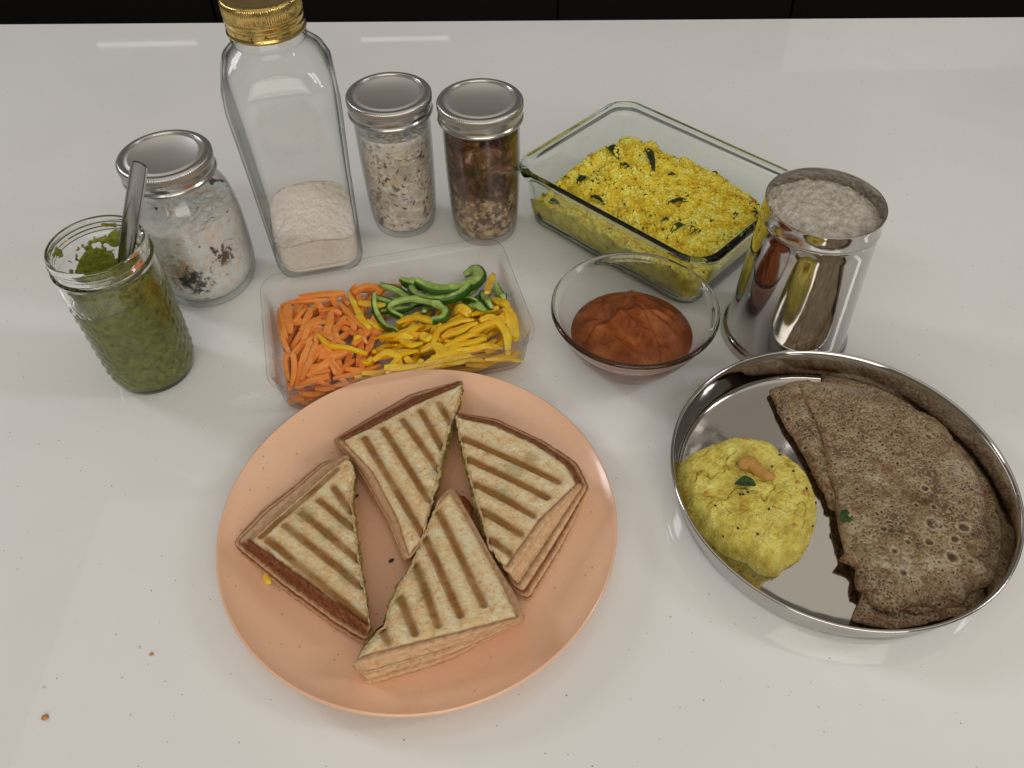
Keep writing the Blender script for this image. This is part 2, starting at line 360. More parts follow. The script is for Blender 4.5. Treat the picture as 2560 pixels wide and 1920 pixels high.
# dosa: brown lace crepe
d = M('brown_lace_crepe', (0.3, 0.2, 0.1, 1), 0.42); d.b.inputs['Specular IOR Level'].default_value = 0.4
base = d.ramp(d.noise(42, 6, 0.7, 0.5), [(0.37, alb(76, 48, 22)), (0.45, alb(108, 80, 46)), (0.54, alb(130, 106, 70)), (0.64, alb(162, 144, 114))])
fine = d.ramp(d.noise(330, 4, 0.7), [(0.36, 0.75), (0.52, 0.0)]); base = d.mix(fine, base, alb(72, 48, 26))
v1 = d.voro(340, 'Distance', warp=0.8); pores = d.ramp(v1, [(0.16, 1.0), (0.30, 0.0)]); lace = d.ramp(v1, [(0.28, 0.0), (0.42, 0.7), (0.66, 0.05)])
pmask = d.ramp(d.noise(34, 3), [(0.34, 0.15), (0.50, 1.0)])
base = d.mix(d.math('MULTIPLY', lace, pmask), base, alb(162, 140, 110))
base = d.mix(d.math('MULTIPLY', pores, pmask), base, alb(62, 40, 22))
base = d.mix(d.attr('toast'), base, alb(98, 52, 20))
base = d.mix(d.math('MULTIPLY', d.attr('hole'), 0.8), base, alb(64, 46, 30))
base = d.mix(d.attr('rim'), base, alb(184, 160, 130))
d.color(base)
d.bump(v1, 0.0020, 0.9); d.bump(d.noise(200, 5, 0.65), 0.0020, 0.8)
DOSA = d.m

# ------------------------------------------------------------------ setting
TILT = math.atan2(1.0342 - 1.0717, 0.6598 + 0.6564)
edge_mid = np.array([0.0, 1.0530])
def counter():
    bm = bmesh.new()
    w2, dpt, t = 1.7, 1.75, 0.03
    vs = [bm.verts.new(v) for v in ((-w2, -dpt, -t), (w2, -dpt, -t), (w2, 0, -t), (-w2, 0, -t), (-w2, -dpt, 0), (w2, -dpt, 0), (w2, 0, 0), (-w2, 0, 0))]
    for f in ((3, 2, 1, 0), (4, 5, 6, 7), (0, 1, 5, 4), (1, 2, 6, 5), (2, 3, 7, 6), (3, 0, 4, 7)): bm.faces.new([vs[i] for i in f])
    bmesh.ops.bevel(bm, geom=[e for e in bm.edges if all(v.co.z > -1e-5 for v in e.verts)], offset=0.003, segments=3, profile=0.5, affect='EDGES')
    me = bpy.data.meshes.new('countertop'); bm.to_mesh(me); bm.free()
    o = link('countertop', me, QUARTZ, None, False)
    o.location = (edge_mid[0], edge_mid[1], 0); o.rotation_euler = (0, 0, TILT)
    return tag(o, kind='structure')
counter()
def boxmesh(name, lo, hi, mat, parent=None, bev=0.0):
    bm = bmesh.new()
    bmesh.ops.create_cube(bm, size=1.0)
    for v in bm.verts: v.co = Vector([(lo[i] + hi[i]) / 2 + v.co[i] * (hi[i] - lo[i]) for i in range(3)])
    if bev: bmesh.ops.bevel(bm, geom=bm.edges[:], offset=bev, segments=2, affect='EDGES')
    me = bpy.data.meshes.new(name); bm.to_mesh(me); bm.free()
    return link(name, me, mat, parent, False)
fl = boxmesh('floor', (-4, -2, -0.95), (4, 5.5, -0.90), FLOOR); tag(fl, kind='structure')
cab = empty('black_cabinet', (0, 1.6, -0.9))
tag(cab, 'black lacquered cabinet front with thin vertical joints behind the white counter', 'cabinet')
boxmesh('cabinet_body', (-2.0, 0.02, 0), (2.0, 0.55, 0.80), BLACK, cab)
js = [-1.95, -1.22, -0.5606, 0.1026, 0.5582, 1.2, 1.95]
for a, b_ in zip(js[:-1], js[1:]): boxmesh('cabinet_door', (a + 0.002, 0.0, 0.03), (b_ - 0.002, 0.018, 0.79), BLACK, cab, 0.0015)

# ------------------------------------------------------------------ jars with screw lids
KN = 120
def lid_parts(root, r, z0, z1):
    "screw band with knurled edge and rolled lower bead, flat disc with a pressed ring"
    h = z1 - z0
    prof = [(r - 0.0016, z0), (r + 0.0002, z0 + 0.0004), (r + 0.0006, z0 + 0.0014), (r - 0.0002, z0 + 0.0026), (r - 0.0010, z0 + 0.0036),
            (r - 0.0002, z0 + 0.0056), (r - 0.0001, z0 + 0.0075), (r - 0.0012, z0 + 0.0092), (r - 0.0012, z0 + 0.0100),
            (r, z0 + 0.0112), (r, z1 - 0.0022), (r - 0.0006, z1 - 0.0008), (r - 0.0020, z1), (r - 0.0050, z1), (r - 0.0056, z1 - 0.0006),
            (r - 0.0056, z1 - 0.0014)]
    def fn(t, rr, zz):
        k = (zz > z0 + 0.0108) & (zz < z1 - 0.0015)
        rr = rr + np.where(k, 0.00045 * np.sin(t * KN), 0); return rr, zz
    lathe('screw_band', prof, LID, root, seg=KN * 4, fn=fn, cap0=False, cap1=False, sharp=60)
    dp = [(r - 0.0046, z1 - 0.0010), (r - 0.0074, z1 - 0.0010), (r - 0.0084, z1 - 0.0002), (r - 0.0096, z1 - 0.0003), (r - 0.0106, z1 - 0.0011), (0.002, z1 - 0.0011)]
    lathe('lid_disc', dp, DISC, root, seg=96, cap0=False, sharp=60)
def quilt(amp, z0, z1, nd=22):
    def fn(t, rr, zz):
        m = np.clip((zz - z0) / 0.006, 0, 1) * np.clip((z1 - zz) / 0.006, 0, 1)
        k = 2 * math.pi / (2 * math.pi * 0.033 / nd)
        a = np.abs(np.sin(t * nd / 2 + zz * k / 2)); b2 = np.abs(np.sin(t * nd / 2 - zz * k / 2))
        return rr + amp * m * (np.minimum(a, b2) - 0.4), zz
    return fn
def jar_profile(rb, rn, ht, rbase, wall=0.0011, shoulder=None, mids=None, neck=0.018):
    "outer wall up, over the lip, inner wall down"
    zs = ht - neck
    outer = [(rbase * 0.75, 0.0015), (rbase, 0.0), (rbase + 0.0022, 0.0016)] + mids + [(rn, zs)]
    outer = smoothprof(outer, 90)
    threads = [(rn + 0.0002, zs + 0.001), (rn + 0.0018, zs + 0.003), (rn + 0.0018, zs + 0.0045), (rn, zs + 0.006), (rn + 0.0012, zs + 0.0078), (rn, zs + 0.0094),
               (rn + 0.0012, zs + 0.0112), (rn, zs + 0.0128), (rn + 0.0002, ht - 0.0022), (rn - 0.0004, ht - 0.0006), (rn - 0.0013, ht), (rn - 0.0024, ht - 0.0007)]
    inner = [(rn - wall, ht - 0.004), (rn - wall, zs)] + [(r - wall, z) for r, z in reversed(mids) if r - wall > 0 and z > 0.008] + [(rbase - 0.001, 0.0055), (rbase * 0.6, 0.0042)]
    inner = smoothprof(inner, 36)
    return outer, threads, inner
def make_jar(label, cat, loc, mids, rn, ht, rbase, group=None, nosmooth=False, qamp=0.0, qz=(0.02, 0.09), lid=None, glassmat=None, rz=0, name='glass_jar'):
    root = empty(name, loc, rz); tag(root, label, cat, group)
    o, t, i = jar_profile(0, rn, ht, rbase, mids=mids, wall=0.0011 if glassmat else 0.0028)
    f = quilt(qamp, *qz) if qamp else None
    def fn(tt, rr, zz):
        if f is None: return rr, zz
        return f(tt, rr, zz)
    seg = 192 if qamp else 96
    n_out = len(o)
    tt = np.linspace(0, 2 * math.pi, seg, endpoint=False); rings = []
    for k, (r, z) in enumerate(o + t + i):
        rr = np.full(seg, r); zz = np.full(seg, z)
        if f is not None and k < n_out: rr, zz = f(tt, rr, zz)
        rings.append(np.stack([rr * np.cos(tt), rr * np.sin(tt), zz], 1))
    loft('glass_body', rings, glassmat or GLASS, root, sharp=50)
    if lid: lid_parts(root, *lid)
    return root
def fill_in_jar(name, label, cat, loc, mids, wall, rbase, ztop, mat, rn, bumpy=0.0006, topfn=None, seed=1, ov=-0.0004):
    "contents: a body that just overlaps the inner glass face, with an uneven top"
    pr = [(rbase * 0.6, 0.0042 - ov), (rbase - 0.0011 + ov, 0.0054 - ov)] + [(r - wall + ov, z) for r, z in mids if z > 0.008] + [(rn - wall + ov, 0.2)]
    pr = np.array(spline(pr, 60)); pr = pr[pr[:, 1] < ztop]
    seg = 144; t = np.linspace(0, 2 * math.pi, seg, endpoint=False); rings = []
    rl = pr[-1][0]
    for r, z in pr: rings.append(np.stack([r * np.cos(t), r * np.sin(t), np.full(seg, z)], 1))
    for s in np.linspace(1, 0.03, 36):
        p = np.stack([rl * s * np.cos(t), rl * s * np.sin(t), np.full(seg, pr[-1][1])], 1)
        dz = topfn(p[:, 0], p[:, 1]) if topfn else 0
        p[:, 2] += dz + (fbm(p, 260, 3, seed) - 0.5) * bumpy * 6 * min(1, (1 - s) * 8)
        rings.append(p)
    if topfn is not None:      # bend the wall up or down with the top so both meet
        k = len(pr)
        for i_ in range(k):
            p = rings[i_]; wgt = np.clip((p[0, 2] - 0.3 * ztop) / (0.7 * ztop), 0, 1)
            p[:, 2] += wgt * topfn(p[:, 0], p[:, 1])
    o = loft(name, rings, mat, None, sharp=None)
    o.location = loc; tag(o, label, cat)
    return o

# the two tall lidded jars of soaked oats
MID_T = [(0.0295, 0.010), (0.0308, 0.022), (0.0318, 0.045), (0.0326, 0.075), (0.0328, 0.098), (0.0327, 0.106)]
JA, JB = (-0.0985, 0.6406, 0.0), (-0.0218, 0.6267, 0.0)
make_jar('tall lidded glass jar of pale oats speckled with seeds, beside the bottle', 'jar', JA, MID_T, 0.0325, 0.1305, 0.0255,
         group='tall jars of soaked oats with silver screw lids', qamp=0.0002, lid=(0.0357, 0.115, 0.1322), rz=0.3, glassmat=GLASS_THIN)
make_jar('tall lidded glass jar with dark brown cocoa layer over oats', 'jar', JB, MID_T, 0.0325, 0.1305, 0.0255,
         group='tall jars of soaked oats with silver screw lids', qamp=0.0004, lid=(0.0357, 0.115, 0.1322), rz=1.1, glassmat=GLASS_THIN)
oa = M('pale_soaked_oats', (0.5, 0.4, 0.3, 1), 0.5)
flk = oa.ramp(oa.voro(260, 'Color', warp=0.8), [(0.1, alb(160, 136, 112)), (0.45, alb(200, 178, 152)), (0.9, alb(228, 212, 188))])
flk = oa.mix(oa.ramp(oa.noise(45, 4, 0.6), [(0.45, 0.0), (0.62, 0.65)]), flk, alb(160, 138, 120))
dk = oa.ramp(oa.noise(190, 3, 0.6, 0.5), [(0.595, 0.0), (0.64, 0.95)])
flk = oa.mix(dk, flk, alb(66, 44, 42))
dk2 = oa.ramp(oa.noise(75, 3, 0.5, 0.5), [(0.61, 0.0), (0.67, 0.8)])
flk = oa.mix(dk2, flk, alb(76, 50, 52))
sx = oa.n('ShaderNodeSeparateXYZ'); oa.L(oa.coord(), sx.inputs[0])
zt = oa.math('ADD', sx.outputs[2], oa.math('MULTIPLY', oa.noise(60, 3), 0.03))
top = oa.ramp(zt, [(0.104, 0.0), (0.122, 0.85)])
flk = oa.mix(top, flk, alb(226, 218, 214)); oa.color(flk)
oa.bump(oa.voro(260, 'Distance', warp=0.8), 0.001)
fill_in_jar('soaked_oats', 'pale grey soaked oats with dark seeds filling the left of the two tall jars', 'oats', JA, MID_T, 0.0013, 0.0255, 0.108, oa.m, 0.0325)
ob = M('cocoa_layered_oats', (0.2, 0.1, 0.05, 1), 0.4)
flb = ob.ramp(ob.voro(250, 'Color', warp=0.8), [(0.1, alb(84, 54, 34)), (0.45, alb(144, 110, 78)), (0.9, alb(186, 154, 116))])
dkb = ob.ramp(ob.noise(160, 4, 0.6, 0.5), [(0.53, 0.0), (0.60, 0.95)]); flb = ob.mix(dkb, flb, alb(66, 38, 26))
sw = ob.ramp(ob.noise(32, 5, 0.6, 1.8), [(0.44, alb(52, 24, 14)), (0.52, alb(84, 46, 30)), (0.58, alb(116, 80, 60)), (0.66, alb(158, 130, 110))])
gl = ob.ramp(ob.noise(240, 3), [(0.6, 0.0), (0.68, 0.5)]); sw = ob.mix(gl, sw, alb(120, 76, 46))
sx = ob.n('ShaderNodeSeparateXYZ'); ob.L(ob.coord(), sx.inputs[0])
zt = ob.math('ADD', sx.outputs[2], ob.math('MULTIPLY', ob.math('SUBTRACT', ob.noise(50, 4), 0.5), 0.045))
ob.color(ob.mix(ob.ramp(zt, [(0.044, 0.0), (0.052, 1.0)]), flb, sw))
ob.bump(ob.voro(250, 'Distance', warp=0.8), 0.001)
fill_in_jar('cocoa_oats', 'dark brown cocoa swirled over soaked oats filling the right of the two tall jars', 'oats', JB, MID_T, 0.0013, 0.0255, 0.103, ob.m, 0.0325,
            topfn=lambda x, y: 0.10 * x)

# squat round jar with spiced flour
WJ = (-0.2652, 0.5579, 0.0)
MID_W = [(0.0400, 0.008), (0.0428, 0.022), (0.0436, 0.045), (0.0430, 0.072), (0.0400, 0.092), (0.0350, 0.104)]
make_jar('squat round lidded glass jar of pale spiced flour mix, behind the open green jar', 'jar', WJ, MID_W, 0.0328, 0.1290, 0.0330, lid=(0.0357, 0.1135, 0.1307), glassmat=GLASS_THIN)
fill_in_jar('spiced_flour', 'pale flour mix with dark curry leaf bits inside the squat round jar', 'flour mix', WJ, MID_W, 0.0016, 0.0330, 0.080, DHAL, 0.0328,
            topfn=lambda x, y: 0.10 * y + 0.006, bumpy=0.0008)

# open jar of green pesto with a spoon
PJ = (-0.2865, 0.4544, 0.0)
MID_P = [(0.0325, 0.010), (0.0336, 0.022), (0.0342, 0.045), (0.0346, 0.075), (0.0348, 0.094), (0.0345, 0.103)]
make_jar('open quilted glass jar of green pesto with a steel spoon standing in it', 'jar', PJ, MID_P, 0.0335, 0.127, 0.0275, qamp=0.0011, qz=(0.010, 0.092))
pe = fill_in_jar('green_pesto', 'coarse olive green pesto filling the open glass jar', 'pesto', PJ, MID_P, 0.0028, 0.0275, 0.086, PESTO, 0.0335,
            topfn=lambda x, y: 0.16 * x - 0.05 * y, bumpy=0.0012, seed=5, ov=0.0004)
def smear(parent, th0, th1, z0, z1, r, thr, seed, mat, name='pesto_smear'):
    nt, nz = 70, 60
    T, Zz = np.meshgrid(np.linspace(th0, th1, nt), np.linspace(z0, z1, nz), indexing='ij'); T, Zz = T.ravel(), Zz.ravel()
    p = np.stack([T * r * 1.0, Zz, np.full_like(T, seed * 0.13)], 1)
    m = fbm(p, 85, 4, seed)
    e = np.minimum(np.minimum(T - th0, th1 - T) / (th1 - th0), 0.25) * 4
    ez = np.clip((z1 - Zz) / (z1 - z0), 0, 1)
    val = m * (0.55 + 0.45 * e) + 0.28 * (ez - 0.45) - thr
    h = np.clip(val * 0.03, 0, 0.0016)
    rr = r - h * (0.6 + 0.8 * vn(p, 900, 3))
    v = np.stack([rr * np.cos(T), rr * np.sin(T), Zz], 1)
    keep = val > 0
    idx = np.arange(nt * nz).reshape(nt, nz)
    a, b2, c2, d2 = idx[:-1, :-1].ravel(), idx[1:, :-1].ravel(), idx[1:, 1:].ravel(), idx[:-1, 1:].ravel()
    k = keep[a] & keep[b2] & keep[c2] & keep[d2]
    f = np.stack([a, d2, c2, b2], 1)[k]
    used = np.unique(f); rem = -np.ones(nt * nz, int); rem[used] = np.arange(len(used))
    o = mesh(name, v[used], rem[f], mat, parent)
    sm = o.modifiers.new('thickness', 'SOLIDIFY'); sm.thickness = 0.0006; sm.offset = -1
    return o
smear(pe, 0.75, 2.9, 0.080, 0.122, 0.0302, 0.47, 4, PESTO)
smear(pe, 2.7, 3.9, 0.080, 0.122, 0.0303, 0.48, 9, PESTO)
smear(pe, -1.9, 0.4, 0.080, 0.108, 0.0303, 0.44, 12, PESTO)

def sweep(name, pts, prof, mat, parent=None, upv=(0, 0, 1), scale=None, twist=None, sharp=40, attrs=None):
    "sweep a closed 2-D profile (x across, y up) along points"
    P = np.array(pts, float); n = len(P); T = np.gradient(P, axis=0); T /= np.linalg.norm(T, axis=1)[:, None]
    rings = []; up0 = np.array(upv, float)
    for i in range(n):
        s = np.cross(T[i], up0); s /= np.linalg.norm(s) + 1e-9; u = np.cross(s, T[i])
        if twist is not None:
            c, sn = math.cos(twist[i]), math.sin(twist[i]); s, u = s * c + u * sn, u * c - s * sn
        k = 1 if scale is None else scale[i]
        rings.append(P[i] + prof[:, :1] * k * s + prof[:, 1:] * k * u)
    at_ = {k: np.tile(a, n) for k, a in (attrs or {}).items()} or None
    return loft(name, rings, mat, parent, sharp=sharp, attrs=at_)
# spoon: channelled handle and bowl
pa, pb = at(322, 590, 0.126), at(350, 410, 0.185)
dr = (pb - pa) / np.linalg.norm(pb - pa); lo = pa - dr * 0.085
sp = empty('spoon', tuple(lo)); tag(sp, 'steel spoon with channelled handle standing in the open pesto jar', 'spoon')
prof = np.array([(math.sin(a) * 0.0058, -math.cos(a) * 0.0032 + 0.0010) for a in np.linspace(-1.5, 1.5, 13)] +
                [(math.sin(a) * 0.0048, -math.cos(a) * 0.0024 + 0.0012) for a in np.linspace(1.5, -1.5, 13)])
hp = [(pb - lo) * s for s in np.linspace(0.16, 1.0, 30)]
sc_ = np.array([0.55 + 0.45 * min(1, s * 2.2) for s in np.linspace(0, 1, 30)]); sc_[-1] = 0.88; sc_[-2] = 0.97
side = np.cross(dr, [0, -1, 0.3]); side /= np.linalg.norm(side); back = np.cross(side, dr)
if back[1] > 0: back = -back
sweep('spoon_handle', hp, prof, SPOON, sp, upv=tuple(back), scale=sc_, sharp=50)
def spoon_bowl():
    ring = []
    for s in np.linspace(0, 1, 9):
        k = 1 - s * 0.97; t = np.linspace(0, 2 * math.pi, 32, endpoint=False)
        ring.append(np.array([(dr * (0.018 * math.cos(a)) + side * 0.0125 * math.sin(a)) * k - back * 0.004 * (1 - k * k) + dr * 0.002 for a in t]))
    o = loft('spoon_bowl', ring, SPOON, sp, cap0=False); m_ = o.modifiers.new('thickness', 'SOLIDIFY'); m_.thickness = 0.0008
spoon_bowl()

# ------------------------------------------------------------------ tall square bottle with gold cap
BO = (-0.1735, 0.5955, 0.0); BROT = R(12.8)
bt = empty('tall_bottle', BO, BROT); tag(bt, 'tall square glass bottle with gold screw cap and a little pink salt inside', 'bottle')
NB = 160
def circ(n, r): t = np.linspace(0, 2 * math.pi, n, endpoint=False); return np.stack([r * np.cos(t), r * np.sin(t)], 1)
def square_ring(half, rc, n):
    t = np.linspace(0, 2 * math.pi, n, endpoint=False); c, s = np.cos(t), np.sin(t)
    # rounded square by polar ray casting (keeps angles matched with the circle)
    lo_, hi_ = np.zeros(n), np.full(n, half * 1.5)
    for _ in range(30):
        m_ = (lo_ + hi_) / 2; x, y = np.abs(m_ * c) - (half - rc), np.abs(m_ * s) - (half - rc)
        d_ = np.hypot(np.maximum(x, 0), np.maximum(y, 0)) + np.minimum(np.maximum(x, y), 0) - rc
        hi_ = np.where(d_ > 0, m_, hi_); lo_ = np.where(d_ > 0, lo_, m_)
    return np.stack([lo_ * c, lo_ * s], 1)
def bottle_ring(z, inset):
    # half size, corner radius and roundness with height
    zz = [0, 0.004, 0.012, 0.10, 0.160, 0.176, 0.188, 0.196, 0.201, 0.230]
    hh = [0.031, 0.0358, 0.0380, 0.0405, 0.0432, 0.0424, 0.0380, 0.0320, 0.0262, 0.0258]
    cr_ = [0.014, 0.015, 0.016, 0.017, 0.020, 0.024, 0.027, 0.029, 0.0262, 0.0258]
    h_ = np.interp(z, zz, hh) - inset; r_ = min(np.interp(z, zz, cr_), h_ - 0.0001)
    p = square_ring(h_, max(r_, 0.004), NB)
    if inset == 0:     # pressed arch panel on each flat face
        q_ = p.copy()
        for i in range(NB):
            x, y = p[i]
            a = min(abs(x), abs(y)); zz_top = 0.150 + math.sqrt(max(0, 0.017 ** 2 - a * a)) if a < 0.017 else 0
            m_ = max(0, min(1, (0.0185 - a) / 0.0025)) * max(0, min(1, (z - 0.02) / 0.004)) * max(0, min(1, (zz_top - z) / 0.003))
            k = 1 - 0.0009 * m_ / max(np.hypot(x, y), 1e-4); q_[i] = p[i] * k
        p = q_
    return P3(p[:, 0], p[:, 1], z)
zs = np.r_[np.linspace(0, 0.012, 7), np.linspace(0.016, 0.145, 30), np.linspace(0.148, 0.201, 36)]
rings = [bottle_ring(z, 0) for z in zs]
for r_, z in ((0.0262, 0.202), (0.0278, 0.2035), (0.0278, 0.206), (0.0262, 0.2075), (0.0258, 0.228), (0.0250, 0.2295), (0.0238, 0.229), (0.0230, 0.226)):
    c_ = circ(NB, r_); rings.append(P3(c_[:, 0], c_[:, 1], z))
for z in np.linspace(0.204, 0.007, 50):
    zi = min(z, 0.199)
    p = bottle_ring(zi, 0.0030 if z > 0.012 else 0.0045); p[:, 2] = z
    rings.append(p)
loft('glass_body', rings, BOTTLE_GLASS, bt, sharp=50)
cap = [(0.0262, 0.2095), (0.0283, 0.2095), (0.0290, 0.2102), (0.0290, 0.2112), (0.0282, 0.2122), (0.0280, 0.2140), (0.0285, 0.2150), (0.0278, 0.2165), (0.0278, 0.218), (0.0285, 0.2195), (0.0285, 0.2215),
       (0.0280, 0.2225), (0.0283, 0.2235), (0.0283, 0.2325), (0.0276, 0.2338), (0.0262, 0.2345), (0.0235, 0.2345), (0.0225, 0.2338), (0.0200, 0.2337), (0.001, 0.2337)]
cb = lathe('gold_cap', cap, GOLD, bt, seg=480, fn=lambda t, r_, z: (r_ + np.where((z > 0.223) & (z < 0.233), 0.0003 * np.sign(np.sin(t * 110)), 0), z), cap0=False, sharp=60)
# salt
srings = []
for z in np.linspace(0.0068, 0.040, 24):
    p = bottle_ring(max(z, 0.013), 0.0034 if z > 0.0125 else 0.0050); p[:, 2] = z + 0.0006; srings.append(p)
base_ring = srings[-1].copy()
stop = lambda x, y: 0.012 * (y / 0.036) * 0.5 + 0.004 * np.cos(x * 60)
for s in np.linspace(1, 0.03, 40):
    p = base_ring * [s, s, 1]; p[:, 2] = 0.042 + stop(p[:, 0], p[:, 1]) + (fbm(p, 300, 3, 3) - 0.5) * 0.004; srings.append(p)
for i, p in enumerate(srings[:24]):
    p[:, 2] += (i / 23.0) ** 3 * (stop(p[:, 0], p[:, 1]) + 0.002)
so = loft('pink_salt', srings, SALT, None, sharp=None); so.location = BO; so.rotation_euler = (0, 0, BROT)
tag(so, 'pinkish rock salt lying in the bottom of the tall square bottle', 'salt')

# ------------------------------------------------------------------ steel tin of flour
TI = (0.2245, 0.4792, 0.0)
tin = empty('steel_tin', TI); tag(tin, 'tall open steel tin full of beige flour with a flared foot', 'tin')
pr = [(0.0440, 0.0010), (0.0500, 0.0), (0.0506, 0.0015), (0.0500, 0.0060), (0.0488, 0.0078), (0.0474, 0.0088), (0.0470, 0.0100), (0.0468, 0.012)]
pr += [(0.0468 - 0.0052 * s, 0.012 + 0.103 * s) for s in np.linspace(0.05, 1, 14)]
pr += [(0.0420, 0.1158), (0.0424, 0.1170), (0.0420, 0.1184), (0.0416, 0.1195), (0.0417, 0.129), (0.0420, 0.1312), (0.0419, 0.1317), (0.0413, 0.1314), (0.0409, 0.129), (0.0409, 0.110), (0.0440, 0.014), (0.040, 0.006)]
lathe('tin_body', pr, STEEL, tin, seg=128, sharp=40)

def field_disc(name, cx, cy, rfun, hfun, mat, z0, nr=90, nt=220, attrs=None, side=8, parent=None):
    "closed lump: radius rfun(theta), height hfun(x, y, s)"
    t = np.linspace(0, 2 * math.pi, nt, endpoint=False); rb = rfun(t); rings = []; S = []
    for k in range(side):
        f = k / side; x, y = cx + rb * np.cos(t), cy + rb * np.sin(t)
        h = hfun(x, y, np.ones(nt)); rings.append(P3(x, y, z0 + (h - z0) * f))
    for s in np.linspace(1, 0.012, nr):
        x, y = cx + s * rb * np.cos(t), cy + s * rb * np.sin(t); rings.append(P3(x, y, 0)); rings[-1][:, 2] = hfun(x, y, np.full(nt, s))
    at_ = {k: f(np.vstack(rings)) for k, f in (attrs or {}).items()} or None
    return loft(name, rings, mat, parent, sharp=None, attrs=at_)
def flour_h(x, y, s):
    p = P3(x, y); dx, dy = x - TI[0], y - TI[1]
    lump = fbm(p, 140, 4, 3); cr_ = np.abs(fbm(p, 90, 3, 8) - 0.5)
    return 0.1212 + 0.006 * (1 - s ** 3) + (lump - 0.5) * 0.005 - np.clip(0.03 - cr_, 0, 1) * 0.05 * (fbm(p, 40, 2, 1) > 0.5) + (vn(p, 620, 5) - 0.5) * 0.0012
fo = field_disc('flour', TI[0], TI[1], lambda t: np.full(t.shape, 0.0411), flour_h, FLOUR, 0.100, nr=110, nt=300)
tag(fo, 'beige flour heaped to the brim of the steel tin', 'flour')

# ------------------------------------------------------------------ glass bowl of chutney
BW = (0.0951, 0.4598, 0.0)
bw = empty('glass_bowl', BW); tag(bw, 'small round clear glass bowl holding red tomato chutney', 'bowl')
outer = smoothprof([(0.020, 0.0012), (0.031, 0.0), (0.0355, 0.0020), (0.0420, 0.0095), (0.0500, 0.0215), (0.0565, 0.034), (0.0605, 0.045)], 34)
lip = [(0.0618, 0.0478), (0.0635, 0.0490), (0.0643, 0.0503), (0.0641, 0.0520), (0.0630, 0.0530), (0.0615, 0.0528), (0.0602, 0.0515)]
inner = smoothprof([(0.0590, 0.0485), (0.0545, 0.036), (0.0475, 0.0235), (0.0395, 0.0120), (0.0330, 0.0055), (0.025, 0.0038), (0.010, 0.0035)], 34)
lathe('glass_body', outer + lip + inner, GLASS_FLAT, bw, seg=160, sharp=60)
inr = np.array(inner)[::-1]
def chut_r(z): return np.interp(z, inr[:, 1], inr[:, 0]) + 0.0004
rings = []; nt = 200; t = np.linspace(0, 2 * math.pi, nt, endpoint=False)
zc = 0.0235
for z in np.linspace(0.0034, zc, 22): rings.append(np.stack([chut_r(z) * np.cos(t), chut_r(z) * np.sin(t), np.full(nt, z)], 1))
def chut_h(x, y, s):
    p = P3(x + 0.03, y)
    wr = P3(x + 0.012 * (fbm(p, 40, 2, 4) - 0.5), y + 0.012 * (fbm(p, 40, 2, 6) - 0.5))
    a = R(-32); u = (wr[:, 0] * math.cos(a) + wr[:, 1] * math.sin(a)); v_ = (-wr[:, 0] * math.sin(a) + wr[:, 1] * math.cos(a))
    rid = 1 - np.abs(2 * ((v_ / 0.021 + 0.25 * np.sin(u / 0.014)) % 1.0) - 1)
    h = zc + 0.0160 * np.clip(1 - s ** 1.8, 0, 1) * (0.65 + 0.5 * vn(p, 30, 2)) + 0.0055 * (rid ** 1.3) * np.clip((1 - s) * 3, 0, 1)
    for (fx, fy, fr_, fa) in ((-0.030, -0.028, 0.046, 0.0058), (0.004, -0.052, 0.056, 0.0055), (0.034, 0.030, 0.034, 0.0046), (-0.034, 0.040, 0.040, 0.0040)):
        d_ = np.hypot(x + 0.006 * (fbm(p, 55, 2, 21) - 0.5) - fx, y + 0.006 * (fbm(p, 55, 2, 22) - 0.5) - fy) - fr_
        h = h + fa * np.exp(-np.clip(-d_, 0, 1) / 0.009) / (1 + np.exp(np.clip(d_ / 0.0006, -30, 30))) * np.clip((0.95 - s) * 4, 0, 1)
    return h + (fbm(p, 160, 4, 7) - 0.5) * 0.0030 * np.clip((1 - s) * 6, 0.1, 1)
for s in np.linspace(1, 0.01, 90):
    x, y = s * chut_r(zc) * np.cos(t), s * chut_r(zc) * np.sin(t); p = P3(x, y); p[:, 2] = chut_h(x, y, np.full(nt, s)); rings.append(p)
ch = loft('tomato_chutney', rings, CHUT, None, sharp=None); ch.location = BW
tag(ch, 'thick brick red tomato chutney spooned into the small glass bowl', 'chutney')

# ------------------------------------------------------------------ peach plate
PL = np.array([-0.0638, 0.2976, 0.0])
pt = lathe('dinner_plate', [(0.060, 0.0022), (0.072, 0.0), (0.0745, 0.0004), (0.080, 0.0030), (0.095, 0.0050), (0.112, 0.0090), (0.126, 0.0150), (0.1298, 0.0164), (0.1310, 0.0172), (0.1315, 0.0184), (0.1311, 0.0196), (0.1302, 0.0200), (0.1293, 0.0195), (0.1284, 0.0187),
      (0.122, 0.0158), (0.110, 0.0112), (0.098, 0.0078), (0.086, 0.0060), (0.070, 0.0052), (0.030, 0.0050), (0.002, 0.0050)], PEACH, None, seg=192, sharp=50)
pt.location = tuple(PL); tag(pt, 'round peach coloured plate carrying four grilled sandwich triangles', 'plate')
def plate_z(x, y):
    r = math.hypot(x - PL[0], y - PL[1])
    return float(np.interp(r, [0, 0.07, 0.086, 0.098, 0.110, 0.122, 0.1286], [0.005, 0.0052, 0.006, 0.0078, 0.0112, 0.0158, 0.0188]))
